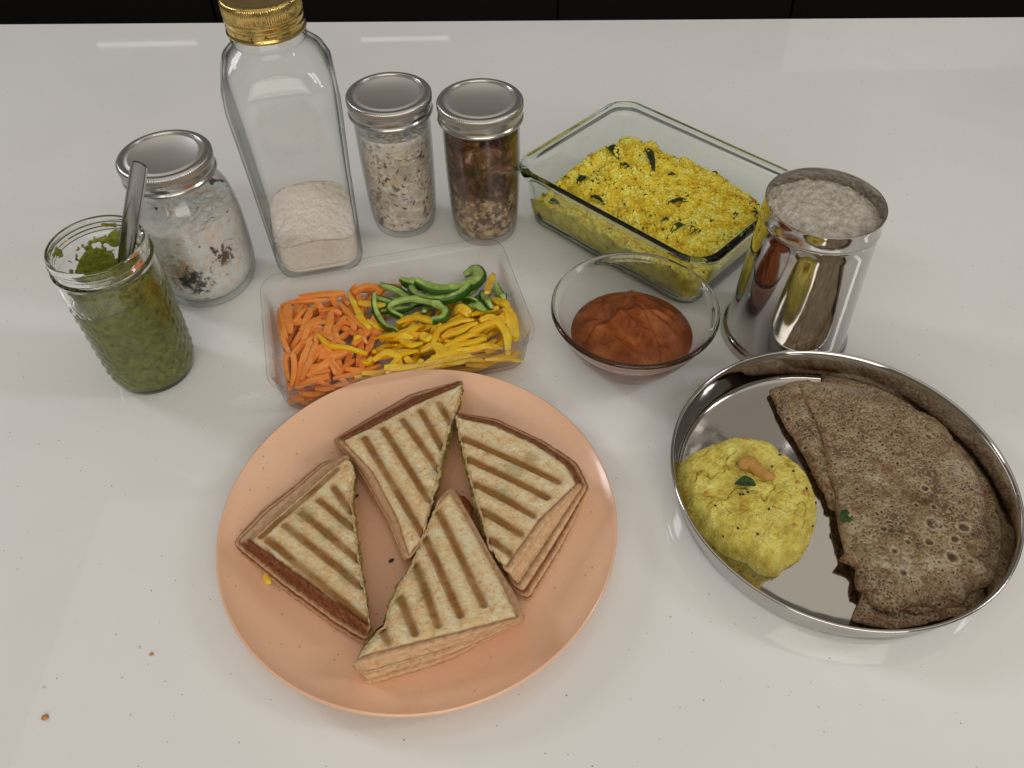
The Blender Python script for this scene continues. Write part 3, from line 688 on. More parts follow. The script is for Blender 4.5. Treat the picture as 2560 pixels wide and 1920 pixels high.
#PART2
# ------------------------------------------------------------------ sandwiches
def resample(pts, n, keep=True):
    P = np.vstack([pts, pts[:1]]); seg = np.hypot(*np.diff(P[:, :2], axis=0).T); tot = seg.sum(); out = []; idx = []
    for i in range(len(pts)):
        k = max(2, int(round(n * seg[i] / tot)))
        for j in range(k): out.append(i + j / k)
    return np.array(out)
def evalp(pts, u):
    P = np.vstack([pts, pts[:1]]); i = u.astype(int); f = (u - i)[:, None]
    return P[i] * (1 - f) + P[i + 1] * f
def smooth_closed(p, it, w=0.5, corners=()):
    p = p.copy()
    for _ in range(it):
        q = (np.roll(p, 1, 0) + np.roll(p, -1, 0)) / 2; p = p * (1 - w) + q * w
    return p
def seg_dist(p, a, b):
    ab = b - a; t = np.clip(((p - a) @ ab) / (ab @ ab), 0, 1); d = p - (a + t[:, None] * ab)
    return np.hypot(d[:, 0], d[:, 1]), t
def poly_dist(p, poly):
    d = np.full(len(p), 9.0)
    for i in range(len(poly)):
        dd, _ = seg_dist(p, poly[i], poly[(i + 1) % len(poly)]); d = np.minimum(d, dd)
    return d
def sandwich(label, zf, pairs, cut, dark, marks, greens, seed, ztop=0.036, zbot=0.0075, mid=0.52, rib=0.0, flare=(0.0, 0.0)):
    """pairs: photo points of top rim and foot of the wall; cut / dark: sets of edge indices; marks: grill bars"""
    T = np.array([zf(a, b, ztop) for a, b, c, d in pairs]); B = np.array([zf(c, d, zbot) for a, b, c, d in pairs])
    c0 = T.mean(0) * [1, 1, 0]
    root = empty('sandwich', (c0[0], c0[1], zbot)); tag(root, label, 'sandwich', 'grilled sandwich triangles on the peach plate')
    org = np.array([c0[0], c0[1], zbot])
    u = resample(T, 420); n = len(u); e = u.astype(int)
    TT = smooth_closed(evalp(T, u), 6); BB = smooth_closed(evalp(B, u), 5)
    iscut = np.isin(e, list(cut)).astype(float); isdark = np.isin(e, list(dark)).astype(float)
    for _ in range(5):
        iscut = (iscut * 2 + np.roll(iscut, 1) + np.roll(iscut, -1)) / 4; isdark = (isdark * 2 + np.roll(isdark, 1) + np.roll(isdark, -1)) / 4
    tan = np.roll(TT, -1, 0) - np.roll(TT, 1, 0); nrm = np.stack([tan[:, 1], -tan[:, 0], 0 * tan[:, 0]], 1); nrm /= np.linalg.norm(nrm, axis=1)[:, None]
    cen = TT.mean(0)
    if ((TT - cen) * nrm).sum() < 0: nrm = -nrm
    # ragged edges
    rag = (fbm(TT, 300, 3, seed) - 0.5)[:, None] * nrm * (0.0003 + 0.0022 * iscut[:, None])
    TT = TT + rag; BB = BB + (fbm(BB, 260, 3, seed + 5) - 0.5)[:, None] * nrm * (0.0010 + 0.003 * iscut[:, None])
    TB = [np.array([zf(a[0], a[1], ztop)[:2], zf(a[2], a[3], ztop)[:2]]) for a in marks]
    GB = [(zf(g[0], g[1], ztop)[:2], g[2] * 0.001) for g in greens]
    polyT = TT[:, :2]
    zm = zbot + (ztop - zbot) * mid                       # seam level
    def wall(f):       # f 1 top .. 0 foot
        return BB * (1 - f) + TT * f
    def slab(name, z1, z0, top, k0, k1):
        rings = []; crust = []; cutA = []; dk = []; edge = []
        hk = 22
        f0 = (z0 - zbot) / (ztop - zbot); f1 = (z1 - zbot) / (ztop - zbot)
        for k in range(hk):
            s = k / hk; f = f0 + (f1 - f0) * s; p = wall(f); p[:, 2] = z0 + (z1 - z0) * s
            bul = 0.0014 * math.sin(math.pi * min(1, s * 0.98)) ** 0.5 - (0.0016 * (1 - min(1, (1 - s) / 0.12)) if top else 0)
            if not top: bul += flare[0] * math.sin(math.pi * s) + flare[1] * (1 - s)
            rb = rib * math.cos(s * math.pi * 2.5 * (1.0 if top else 2.0)) * (1 - iscut)
            rough = (fbm(p, 420, 3, seed + 2) - 0.5) * (0.0005 + 0.002 * iscut)
            p = p + nrm * ((bul * (1 - 0.6 * iscut)) + rb + rough)[:, None]
            rings.append(p); crust.append(1 - iscut * 0.85); dk.append(np.clip(isdark * (1.0 if top else 0.25) + (0 if top else (0.5 - 0.5 * math.cos(s * math.pi * 5.0)) * min(1, rib / 0.0005)) + (0.75 * max(0, (s - 0.80) / 0.2) if top else 0), 0, 1) * np.ones(n))  # lower slab: groove shading between the ribs is put into the crust colour
        # cover
        ref = rings[-1]
        c2 = ref[:, :2].mean(0)
        nr = 74
        for s in np.linspace(1, 0.012, nr) ** 0.9:
            xy = c2 + (ref[:, :2] - c2) * s; p = P3(xy[:, 0], xy[:, 1], z1); rings.append(p); crust.append(None); dk.append(isdark)
        V = np.vstack(rings); m0 = hk * n
        cover = V[m0:]; xy = cover[:, :2]
        dist = poly_dist(xy, ref[::3, :2]); ic = np.tile(iscut, nr)
        mark = np.zeros(len(xy)); grv = np.zeros(len(xy)); gmap = np.zeros(len(xy))
        if top:
            for a in TB:
                dd, tt = seg_dist(xy, a[0], a[1]); ki = 0.88 + 0.34 * vn(P3(tt * 3.1 + a[0][0] * 90, tt * 0), 1.0, seed + 40); wv = 0.0025 + 0.0006 * (fbm(cover, 120, 2, seed + 9) - 0.5)
                m_ = np.clip((wv - dd) / 0.0009 + 0.5, 0, 1); grv = np.maximum(grv, m_)
                halo = np.clip((0.0068 - dd) / 0.0055, 0, 1) * 0.36
                m2 = np.clip((wv - dd) / 0.0026 + 0.5, 0, 1); mark = np.maximum(mark, np.maximum(m2 * ki * (0.72 + 0.5 * fbm(cover, 110, 3, seed + 3)), halo * (0.4 + 1.2 * fbm(cover, 90, 2, seed))))
            for g, rr in GB:
                dd = np.hypot(*(xy - g).T) + (fbm(cover, 180, 3, seed + 4) - 0.5) * 0.006; gmap = np.maximum(gmap, np.clip(1.1 - dd / rr, 0, 0.75))
            rnd = 0.0030 * (1 - np.clip(dist / 0.0042, 0, 1)) ** 2 * (1 - 0.4 * ic)
            puff = 0.0012 * np.clip(dist / 0.02, 0, 1)
            cover[:, 2] = z1 + puff - rnd - 0.0011 * grv + (fbm(cover, 400, 3, seed + 1, 0.65) - 0.5) * 0.0014 + (fbm(cover, 45, 2, seed + 6) - 0.5) * 0.0012 + grv * 0
        edge_crust = 0.8 * np.clip((0.0022 - dist + (fbm(cover, 160, 3, seed + 7) - 0.5) * 0.005) / 0.0022, 0, 1) * (1 - ic)
        crustA = np.concatenate([np.concatenate(crust[:hk]), edge_crust])
        mk = np.concatenate([np.zeros(m0), mark]); gr = np.concatenate([np.zeros(m0), gmap])
        dk_ = np.concatenate([np.concatenate(dk[:hk]), np.tile(isdark, nr)])
        V[m0:] = cover
        o = loft(name, [r_ - org for r_ in V.reshape(-1, n, 3)], BREAD, root, sharp=None, attrs={'crust': crustA, 'mark': mk, 'green': gr, 'dark': dk_})
        return o
    slab('bread_slice', ztop, zm + 0.0007, True, 0, 0)
    slab('bread_slice', zm - 0.0009, zbot, False, 0, 0)
    # filling squeezed between the slices
    rings = []
    for k in range(7):
        s = k / 6; f = (zm - 0.0012 + 0.0024 * s - zbot) / (ztop - zbot); p = wall(f); p[:, 2] = zm - 0.0022 + 0.0042 * s
        push = iscut * 0.0016 - (1 - iscut) * 0.0022
        p = p + nrm * (push + (fbm(p, 380, 4, seed + 11) - 0.5) * 0.0050)[:, None]; rings.append(p)
    for s in (0.8, 0.4, 0.05): q_ = rings[6].copy(); c_ = q_.mean(0); rings.append(c_ + (q_ - c_) * s)
    loft('filling', [r_ - org for r_ in rings], FILL, root, sharp=None)
    return root

z1 = zoomed(560, 1100, 0.31341); z2 = zoomed(860, 1180, 0.33755); z3 = zoomed(1080, 1000, 0.33762); z4 = zoomed(800, 920, 0.30139)
sandwich('grilled sandwich triangle with dark brown long crust, leftmost on the peach plate', z1,
    [(985, 125, 960, 160), (1035, 250, 1040, 330), (1005, 480, 1030, 620), (1040, 690, 1060, 820), (1060, 900, 1080, 1000), (1105, 1180, 1125, 1330), (1165, 1490, 1130, 1610), (900, 1300, 900, 1490), (550, 1050, 480, 1180), (200, 795, 62, 830), (390, 624, 330, 545), (590, 446, 555, 380), (830, 232, 775, 195)],
    cut={0, 1, 2, 3, 4, 5}, dark={6, 7, 8}, marks=[(350, 790, 1130, 1440), (490, 680, 1090, 1160), (620, 580, 1060, 940), (760, 480, 1020, 690), (880, 380, 1010, 560), (300, 760, 900, 230)],
    greens=[(650, 600, 8), (960, 660, 7), (980, 1090, 6), (830, 760, 6)], seed=11, rib=0.0007, flare=(0.0006, 0.0008))
sandwich('grilled sandwich triangle at the back of the peach plate, its tip reaching the far rim', z4,
    [(1190, 110, 1150, 110), (1140, 290, 1150, 340), (1070, 470, 1100, 520), (1000, 700, 1040, 760), (960, 950, 990, 960), (890, 1230, 900, 1280), (835, 1440, 840, 1470), (735, 1570, 700, 1600), (630, 1240, 545, 1260), (430, 860, 310, 880), (175, 590, 120, 600), (450, 460, 400, 420), (820, 275, 740, 215)],
    cut={0, 1, 2, 3, 4, 5}, dark={10, 11, 12}, marks=[(370, 580, 850, 1370), (525, 500, 900, 1090), (685, 430, 980, 830), (835, 355, 1015, 660), (985, 290, 1085, 450)],
    greens=[(950, 860, 6), (880, 1010, 5), (990, 600, 5)], seed=23, rib=0.0003)
sandwich('grilled sandwich triangle with fluted lower crust, rightmost on the peach plate', z3,
    [(180, 115, 172, 130), (230, 350, 225, 380), (300, 610, 300, 650), (370, 860, 368, 900), (430, 1090, 435, 1120), (535, 1225, 610, 1300), (545, 1235, 690, 1490), (800, 880, 950, 1070), (1085, 610, 1130, 660), (1000, 470, 1050, 490), (760, 310, 800, 330), (450, 170, 460, 170)],
    cut={0, 1, 2, 3, 4}, dark={8, 9, 10, 11}, marks=[(230, 280, 930, 600), (260, 430, 850, 720), (310, 610, 750, 850), (360, 810, 660, 990), (430, 1030, 580, 1130)],
    greens=[(620, 520, 9), (520, 690, 8), (430, 860, 6), (730, 430, 7)], seed=37, rib=0.0008, flare=(0.0016, 0.0016))
sandwich('grilled sandwich triangle with ragged cut edge, nearest on the peach plate', z2,
    [(785, 130, 830, 140), (900, 310, 940, 350), (1040, 560, 1080, 600), (1180, 820, 1240, 860), (1300, 1075, 1330, 1100), (740, 1215, 780, 1400), (150, 1360, 170, 1600), (65, 1420, 90, 1480), (180, 1270, 150, 1330), (310, 1120, 310, 1140), (345, 980, 340, 1000), (430, 810, 425, 830), (500, 700, 500, 720), (540, 600, 540, 620), (625, 400, 625, 420), (705, 210, 710, 250)],
    cut={7, 8, 9, 10, 11, 12, 13, 14}, dark=set(), marks=[(700, 290, 1035, 980), (600, 480, 860, 1060), (530, 680, 695, 1130), (415, 930, 525, 1190), (275, 1150, 330, 1260)],
    greens=[(550, 760, 6), (600, 890, 6), (420, 940, 4)], seed=51, rib=0.0002)

def lump(name, c, size, mat, seed=0, parent=None, flat=1.0):
    bm = bmesh.new(); bmesh.ops.create_icosphere(bm, subdivisions=2, radius=1.0)
    v = np.array([q_.co for q_ in bm.verts]); h = 0.75 + 0.5 * vn(v, 1.7, seed)
    for q_, k in zip(bm.verts, h): q_.co = Vector((q_.co.x * k * size[0], q_.co.y * k * size[1], q_.co.z * k * size[2] * flat))
    me = bpy.data.meshes.new(name); bm.to_mesh(me); bm.free()
    o = link(name, me, mat, parent); o.location = tuple(c); return o
# yellow pepper scrap poking out of the left sandwich, and charred flakes on the plate
p = z1(345, 1110, 0.012); o = lump('pepper_scrap', p, (0.0022, 0.0042, 0.0012), YEL, 3); o.rotation_euler = (0.3, 0, 0.5)
tag(o, 'yellow pepper scrap poking out under the leftmost sandwich', 'pepper scrap')
for f_, (u, v_), s_, lb in ((z1, (1045, 452), 0.0026, 'black charred flake beside the leftmost sandwich'), (z2, (350, 655), 0.0018, 'black charred flake between the sandwiches, near the plate centre')):
    p = f_(u, v_, 0.0058); o = lump('charred_flake', p, (s_, s_ * 0.6, 0.0005), SEED, 5); o.rotation_euler = (0, 0, 0.5); tag(o, lb, 'burnt crumb', 'burnt crumbs on the peach plate')
p = z2(900, 260, 0.016); o = lump('tomato_slice', p, (0.0045, 0.0100, 0.0035), CHUT, 8); o.rotation_euler = (0, 0.0, 0.45)
tag(o, 'dark red tomato edge sticking out between the nearest and rightmost sandwiches', 'tomato')
def crumb_field(name, label, pts, size, mat, cat='crumbs'):
    V = []; F = []; base = np.array([(1, 0, 0), (0, 1, 0), (-1, 0, 0), (0, -1, 0), (0, 0, 1), (0, 0, -1)], float)
    fc = [(0, 1, 4), (1, 2, 4), (2, 3, 4), (3, 0, 4), (1, 0, 5), (2, 1, 5), (3, 2, 5), (0, 3, 5)]
    for i, p in enumerate(pts):
        s = size * (0.5 + rng.random()); a = rng.random() * 6.28; q_ = base * (0.7 + 0.6 * rng.random((6, 1))) * [1, 0.8, 0.5] * s
        c_, sn = math.cos(a), math.sin(a); q_ = np.stack([q_[:, 0] * c_ - q_[:, 1] * sn, q_[:, 0] * sn + q_[:, 1] * c_, q_[:, 2]], 1)
        V.append(q_ + p); F += [tuple(k + 6 * i for k in f) for f in fc]
    o = mesh(name, np.vstack(V), np.array(F), mat)
    return tag(o, label, cat, kind='stuff')
pts = []
for k in range(150):
    a, r_ = rng.random() * 6.28, 0.02 + 0.105 * math.sqrt(rng.random()); x, y = PL[0] + r_ * math.cos(a), PL[1] + r_ * math.sin(a)
    if rng.random() < 0.25: x, y = z1(60 + rng.random() * 700, 900 - rng.random() * 700)[:2]
    if math.hypot(x - PL[0], y - PL[1]) < 0.127: pts.append((x, y, plate_z(x, y) + 0.0002))
crumb_field('toast_crumbs', 'tiny toast crumbs scattered over the peach plate', pts, 0.00045, TOAST)
# crumbs on the counter
cz = zoomed(0, 1000, 0.5546)
for (u, v_), s_, m_, lb in (((205, 1430), 0.0021, TOAST, 'orange brown crumb on the bare counter at the lower left'), ((683, 1146), 0.0013, TOAST, 'small orange crumb on the counter left of the peach plate'),
                           ((197, 1297), 0.0010, SALT, 'tiny white crumb above the orange one on the counter'), ((628, 1116), 0.0009, SALT, 'tiny white crumb beside the small orange crumb')):
    p = cz(u, v_, 0.0004); o = lump('crumb', (p[0], p[1], s_ * 0.35), (s_, s_ * 0.8, s_ * 0.5), m_, int(u)); tag(o, lb, 'crumb', 'crumbs on the counter')

# ------------------------------------------------------------------ steel rimmed plate with crepes and semolina
TC = np.array([0.2212, 0.3206, 0.0]); TR = 0.1138
th = lathe('rimmed_steel_plate', [(0.090, 0.0010), (0.1045, 0.0), (0.1070, 0.0012), (0.1085, 0.0040), (0.1118, 0.0200), (0.1126, 0.0232), (0.1136, 0.0244), (0.1144, 0.0254), (0.1142, 0.0266), (0.1132, 0.0270), (0.1121, 0.0262),
      (0.1112, 0.0235), (0.1102, 0.0190), (0.1076, 0.0060), (0.1060, 0.0030), (0.1035, 0.0018), (0.0900, 0.0016), (0.002, 0.0016)], STEEL, None, seg=220, sharp=60)
th.location = tuple(TC); tag(th, 'round stainless steel plate with upright rim, holding folded crepes and yellow semolina', 'steel plate')
ZT = zoomed(1640, 860, 0.47011)
# semolina mound
MC = ZT(478, 850, 0.014); mp = [(118, 600), (220, 515), (350, 462), (480, 448), (600, 470), (665, 520), (690, 555), (800, 635), (862, 780), (874, 900), (840, 1000), (780, 1110), (690, 1190), (640, 1225), (540, 1215), (480, 1150), (380, 1110), (290, 1020), (200, 900), (140, 780)]
mw = np.array([ZT(a, b_, float(np.interp(b_, [450, 850, 1225], [0.024, 0.012, 0.003])))[:2] for a, b_ in mp]) - MC[:2]
ang = np.arctan2(mw[:, 1], mw[:, 0]); o_ = np.argsort(ang); ang, mr = ang[o_], np.hypot(*mw[o_].T)
def mound_r(t):
    tt = (t + math.pi) % (2 * math.pi) - math.pi
    r_ = np.interp(tt, np.r_[ang - 2 * math.pi, ang, ang + 2 * math.pi], np.r_[mr, mr, mr])
    return r_ + (fbm(np.stack([np.cos(t), np.sin(t), 0 * t], 1), 4, 3, 2) - 0.5) * 0.004
def mound_h(x, y, s):
    p = P3(x, y)
    top = 0.0240 + 0.0014 * (fbm(p, 35, 3, 4) - 0.5) + 0.002 * ((y - MC[1]) / 0.04)
    h = 0.0018 + (top - 0.0018) * np.clip(1 - np.clip((s - 0.74) / 0.26, 0, 1) ** 2.2, 0, 1)
    cr_ = np.abs(fbm(p, 60, 3, 12) - 0.5); crack = np.clip(0.030 - cr_, 0, 1) * 0.07 * (fbm(p, 28, 2, 5) > 0.55)
    return h + (fbm(p, 240, 4, 6, 0.6) - 0.5) * 0.0038 * np.clip((1.02 - s) * 6, 0.2, 1) - crack
up_ = field_disc('semolina_mound', MC[0], MC[1], mound_r, mound_h, UPMA, 0.0018, nr=150, nt=420)
tag(up_, 'domed mound of pale yellow cooked semolina with a cashew on top', 'semolina')
def mound_z(x, y):
    t = math.atan2(y - MC[1], x - MC[0]); s = math.hypot(x - MC[0], y - MC[1]) / float(mound_r(np.array([t]))[0]); return float(mound_h(np.array([x]), np.array([y]), np.array([min(s, 1)]))[0])
bm = bmesh.new(); bmesh.ops.create_icosphere(bm, subdivisions=1, radius=1.0); iv = np.array([v.co for v in bm.verts]); if_ = np.array([[v.index for v in f.verts] for f in bm.faces]); bm.free()
def crumbs(pts, sizes, name, mat, parent):
    V = []; F = []
    for k, (p, s) in enumerate(zip(pts, sizes)):
        q_ = iv * (0.72 + 0.56 * rng.random((len(iv), 1))) * s; V.append(q_ + p); F.append(if_ + k * len(iv))
    o = mesh(name, np.vstack(V), np.vstack(F), mat, parent); o['kind'] = 'stuff'; return o
N_ = 4500; tt_ = rng.random(N_) * 2 * math.pi; ss_ = np.sqrt(rng.random(N_)) * 0.99; rr_ = mound_r(tt_) * ss_
xx_, yy_ = MC[0] + rr_ * np.cos(tt_), MC[1] + rr_ * np.sin(tt_); zz_ = mound_h(xx_, yy_, ss_); sz_ = 0.00025 + 0.0008 * rng.random(N_) ** 3
crumbs(np.stack([xx_, yy_, zz_ - sz_ * 0.25], 1), sz_, 'semolina_crumbs', UPMA, up_)
N_ = 1100; tt_ = rng.random(N_) * 2 * math.pi; ss_ = np.sqrt(rng.random(N_)) * 0.97
xx_, yy_ = TI[0] + 0.0405 * ss_ * np.cos(tt_), TI[1] + 0.0405 * ss_ * np.sin(tt_); zz_ = flour_h(xx_, yy_, ss_); sz_ = 0.0002 + 0.0009 * rng.random(N_) ** 5
crumbs(np.stack([xx_, yy_, zz_ + sz_ * 0.05], 1), sz_, 'flour_lumps', FLOUR, fo)
seedo = None
for k, (u, v_) in enumerate(((483, 468), (213, 553), (695, 565), (730, 680), (615, 655), (463, 800), (488, 790), (600, 880), (285, 960), (402, 1072), (855, 830), (505, 1100), (835, 960), (445, 803), (800, 770), (660, 590), (340, 1080))):
    p = ZT(u, v_, 0.026); z_ = mound_z(p[0], p[1]); p = ZT(u, v_, z_); z_ = mound_z(p[0], p[1])
    if seedo is None:
        seedo = lump('mustard_seed', (0, 0, 0), (0.00085,) * 3, SEED, 2, up_); o = seedo
    else:
        o = seedo.copy(); C.objects.link(o); o.parent = up_
    o.location = (p[0], p[1], z_ + 0.0003)
for k, (u, v_, s_) in enumerate(((472, 505, 0.0022), (368, 650, 0.0017), (795, 785, 0.0024), (755, 735, 0.0018), (630, 858, 0.0014), (460, 880, 0.0015), (270, 790, 0.0016), (180, 740, 0.0018), (740, 950, 0.0016))):
    p = ZT(u, v_, 0.0255); z_ = mound_z(p[0], p[1]); lump('lentil', (p[0], p[1], z_ + 0.0002), (s_, s_ * 0.8, s_ * 0.5), CASHEW, k + 20, up_)
# cashew
cp = [ZT(u, v_, 0.0275) for u, v_ in ((468, 672), (470, 640), (500, 632), (540, 672), (590, 706), (634, 704))]
sh = np.array([0.62, 0.88, 0.92, 0.82, 0.7, 0.48])
cpt = spline(cp, 26); cs = spline(np.c_[sh, sh * 0, sh * 0], 26)[:, 0]; cs[0] = 0.25; cs[-1] = 0.2; cs[1] = 0.62; cs[-2] = 0.5
cpt[:, 2] = 0.0283
t = np.linspace(0, 2 * math.pi, 20, endpoint=False)
o = sweep('cashew_nut', cpt, np.stack([np.cos(t) * 0.0052, np.sin(t) * 0.0040], 1), CASHEW, None, scale=cs, sharp=None)
tag(o, 'roasted golden cashew nut on top of the yellow semolina mound', 'cashew')
def leaf(name, a, b, wid, z, mat, parent=None, curl=0.15, seed=0, n=12, curved=0.0):
    "pointed leaf blade from a to b with a mid rib fold, given thickness"
    a, b = np.array(a, float), np.array(b, float); a[2] = z if np.isscalar(z) else z[0]; b[2] = z if np.isscalar(z) else z[1]
    d_ = b - a; L_ = np.linalg.norm(d_); d_ /= L_; s_ = np.cross([0, 0, 1], d_); s_ /= np.linalg.norm(s_); V = []; F = []
    for i in range(n):
        f = i / (n - 1); w_ = wid * math.sin(math.pi * (0.03 + 0.94 * f)) ** 0.8
        for j, k in enumerate((-1, -0.5, 0, 0.5, 1)):
            V.append(a + d_ * L_ * f + s_ * (k * w_ + curved * L_ * math.sin(math.pi * f)) + np.array([0, 0, abs(k) * w_ * curl * 2 + L_ * 0.12 * math.sin(math.pi * f) + 0.0004 * math.sin(i * 1.7 + seed)]))
    for i in range(n - 1):
        for j in range(4): F.append((i * 5 + j, i * 5 + j + 1, i * 5 + j + 6, i * 5 + j + 5))
    o = mesh(name, np.array(V), np.array(F), mat, parent); m_ = o.modifiers.new('thickness', 'SOLIDIFY'); m_.thickness = 0.0004; return o
o = leaf('curry_leaf', ZT(420, 745, 0.026), ZT(530, 752, 0.026), 0.0042, 0.0262, LEAFG, None, 0.3)
tag(o, 'small dark green leaf piece beside the cashew on the semolina', 'leaf')

# crepes: folded lace crepes as lumpy sheets with holes
def crepe(name, label, poly, zbase, thick, seed, holes=(), fold=None, dome=0.0, toast=(), wob=0.0012, tilt=None, droop=0.0):
    pw = np.array([ZT(a, b_, zbase)[:2] for a, b_ in poly])
    P_ = np.c_[pw, np.zeros(len(pw))]
    u = resample(P_, 520); n = len(u); E_ = smooth_closed(evalp(P_, u), 5)
    c2 = E_[:, :2].mean(0); dirn = E_[:, :2] - c2; dn = dirn / np.linalg.norm(dirn, axis=1)[:, None]
    E_[:, :2] += dn * ((fbm(E_, 90, 3, seed) - 0.5) * 0.0030 + (fbm(E_, 320, 2, seed + 1) - 0.5) * 0.0010)[:, None]
    rings = []
    for k in range(5):          # underside edge
        f = k / 4; q_ = E_.copy(); q_[:, :2] -= dn * (0.0016 + 0.004 * (droop > 0)) * (1 - f) ; q_[:, 2] = zbase - droop - thick * 0.5 + thick * 0.5 * f; rings.append(q_)
    nr = 120; 
    for s in np.linspace(1, 0.01, nr):
        xy = c2 + (E_[:, :2] - c2) * s; rings.append(P3(xy[:, 0], xy[:, 1], zbase))
    V = np.vstack(rings); m0 = 5 * n; cov = V[m0:]; xy = cov[:, :2]
    dist = poly_dist(xy, E_[::4, :2])
    edge = 1 - np.clip(dist / 0.0028, 0, 1)
    z_ = zbase + thick * 0.5 - thick * 0.42 * edge ** 2 + (fbm(cov, 38, 3, seed + 2) - 0.5) * wob * 3 * np.clip(dist / 0.004, 0, 1)
    z_ += dome * np.clip(dist / 0.03, 0, 1) - droop * (1 - np.clip(dist / 0.010, 0, 1)) ** 1.5
    z_ += 0.0014 * (1 - 2 * np.abs(fbm(cov * [1, 0.6, 1], 26, 2, seed + 33) - 0.5) ** 0.7) - 0.0006
    if tilt is not None: z_ += (xy - c2) @ np.array(tilt)
    if fold is not None:        # raised rounded fold line
        for (a, b_, hgt, wd) in fold:
            dd, tt = seg_dist(xy, ZT(*a, zbase)[:2], ZT(*b_, zbase)[:2]); z_ += hgt * np.exp(-(dd / wd) ** 2)
    hol = np.zeros(len(xy)); rim = np.zeros(len(xy)); fr = fbm(cov, 240, 2, seed + 3)
    for (hu, hv, hr) in holes:
        hc = ZT(hu, hv, zbase)[:2]; dd = np.hypot(*(xy - hc).T) + (fr - 0.5) * hr * 0.5
        hol = np.maximum(hol, np.clip((hr - dd) / (hr * 0.3), 0, 1)); rim = np.maximum(rim, np.clip(1 - np.abs(dd - hr * 1.35) / (hr * 0.4), 0, 1) * 0.6)
    r2 = np.random.default_rng(seed)
    lo_, hi_ = E_[:, :2].min(0), E_[:, :2].max(0)
    cand = lo_ + (hi_ - lo_) * r2.random((420, 2)); rad_ = 0.0003 + 0.0007 * r2.random(420) ** 2
    for c_, r_ in zip(cand, rad_):
        k = np.abs(xy - c_).max(1) < r_ * 3
        if not k.any(): continue
        dd = np.hypot(*(xy[k] - c_).T); hol[k] = np.maximum(hol[k], np.clip((r_ - dd) / (r_ * 0.5), 0, 1) * 0.8); rim[k] = np.maximum(rim[k], np.clip(1 - np.abs(dd - r_ * 1.5) / (r_ * 0.5), 0, 1) * 0.4)
    tst = np.zeros(len(xy))
    for (tu, tv, tr_, ts) in toast:
        dd = np.hypot(*(xy - ZT(tu, tv, zbase)[:2]).T) + (fbm(cov, 110, 3, seed + 8) - 0.5) * tr_ * 1.6; tst = np.maximum(tst, np.clip(1.1 - dd / tr_, 0, 1) * ts)
    tst = np.maximum(tst, np.clip(1 - dist / 0.006 + (fbm(cov, 120, 3, seed + 5) - 0.6) * 1.5, 0, 1) * 0.55)
    z_ += rim * 0.0004 - hol * 0.0010 + (fbm(cov, 320, 3, seed + 4) - 0.5) * 0.0009 + (1 - 2 * np.abs(fbm(cov, 110, 2, seed + 6) - 0.5)) * 0.0008
    cov[:, 2] = z_; V[m0:] = cov
    pad = np.zeros(m0)
    o = loft(name, list(V.reshape(-1, n, 3)), DOSA, None, sharp=None, attrs={'hole': np.r_[pad, hol], 'rim': np.r_[pad, rim], 'toast': np.r_[pad + 0.4, tst]})
    return tag(o, label, 'crepe', 'folded brown crepes on the steel plate')
crepe('folded_crepe', 'lowest brown crepe, its rim showing right of and below the others', [(880, 185), (1080, 200), (1300, 270), (1560, 420), (1660, 590), (1770, 650), (1850, 850), (1790, 890), (1885, 1010), (1850, 1170), (1860, 1230), (1780, 1330), (1640, 1440), (1400, 1500), (1200, 1515), (1030, 1475), (1080, 1380), (1110, 1250), (1060, 1000), (960, 600)],
      0.0040, 0.0022, 91, toast=((1500, 1440, 0.012, 0.8), (1800, 800, 0.010, 0.7), (1150, 1480, 0.010, 0.7)), wob=0.0010)
crepe('folded_crepe', 'middle brown crepe, its pointed flap showing left of the big folded one', [(600, 240), (690, 215), (800, 190), (1100, 230), (1500, 430), (1700, 800), (1700, 1200), (1640, 1400), (1560, 1400), (1420, 1440), (1280, 1420), (1110, 1300), (1030, 1080), (985, 900), (915, 868), (888, 780), (820, 660), (760, 540), (690, 440), (640, 330)],
      0.0070, 0.0026, 63, droop=0.0016, holes=((700, 400, 0.0016), (790, 560, 0.0013), (930, 800, 0.0013), (1500, 1385, 0.0016)), toast=((720, 300, 0.011, 0.8), (700, 450, 0.007, 0.7), (880, 760, 0.006, 0.6), (1500, 1400, 0.012, 0.5)), wob=0.0010,
      fold=[((740, 210), (890, 850), 0.0018, 0.004)])
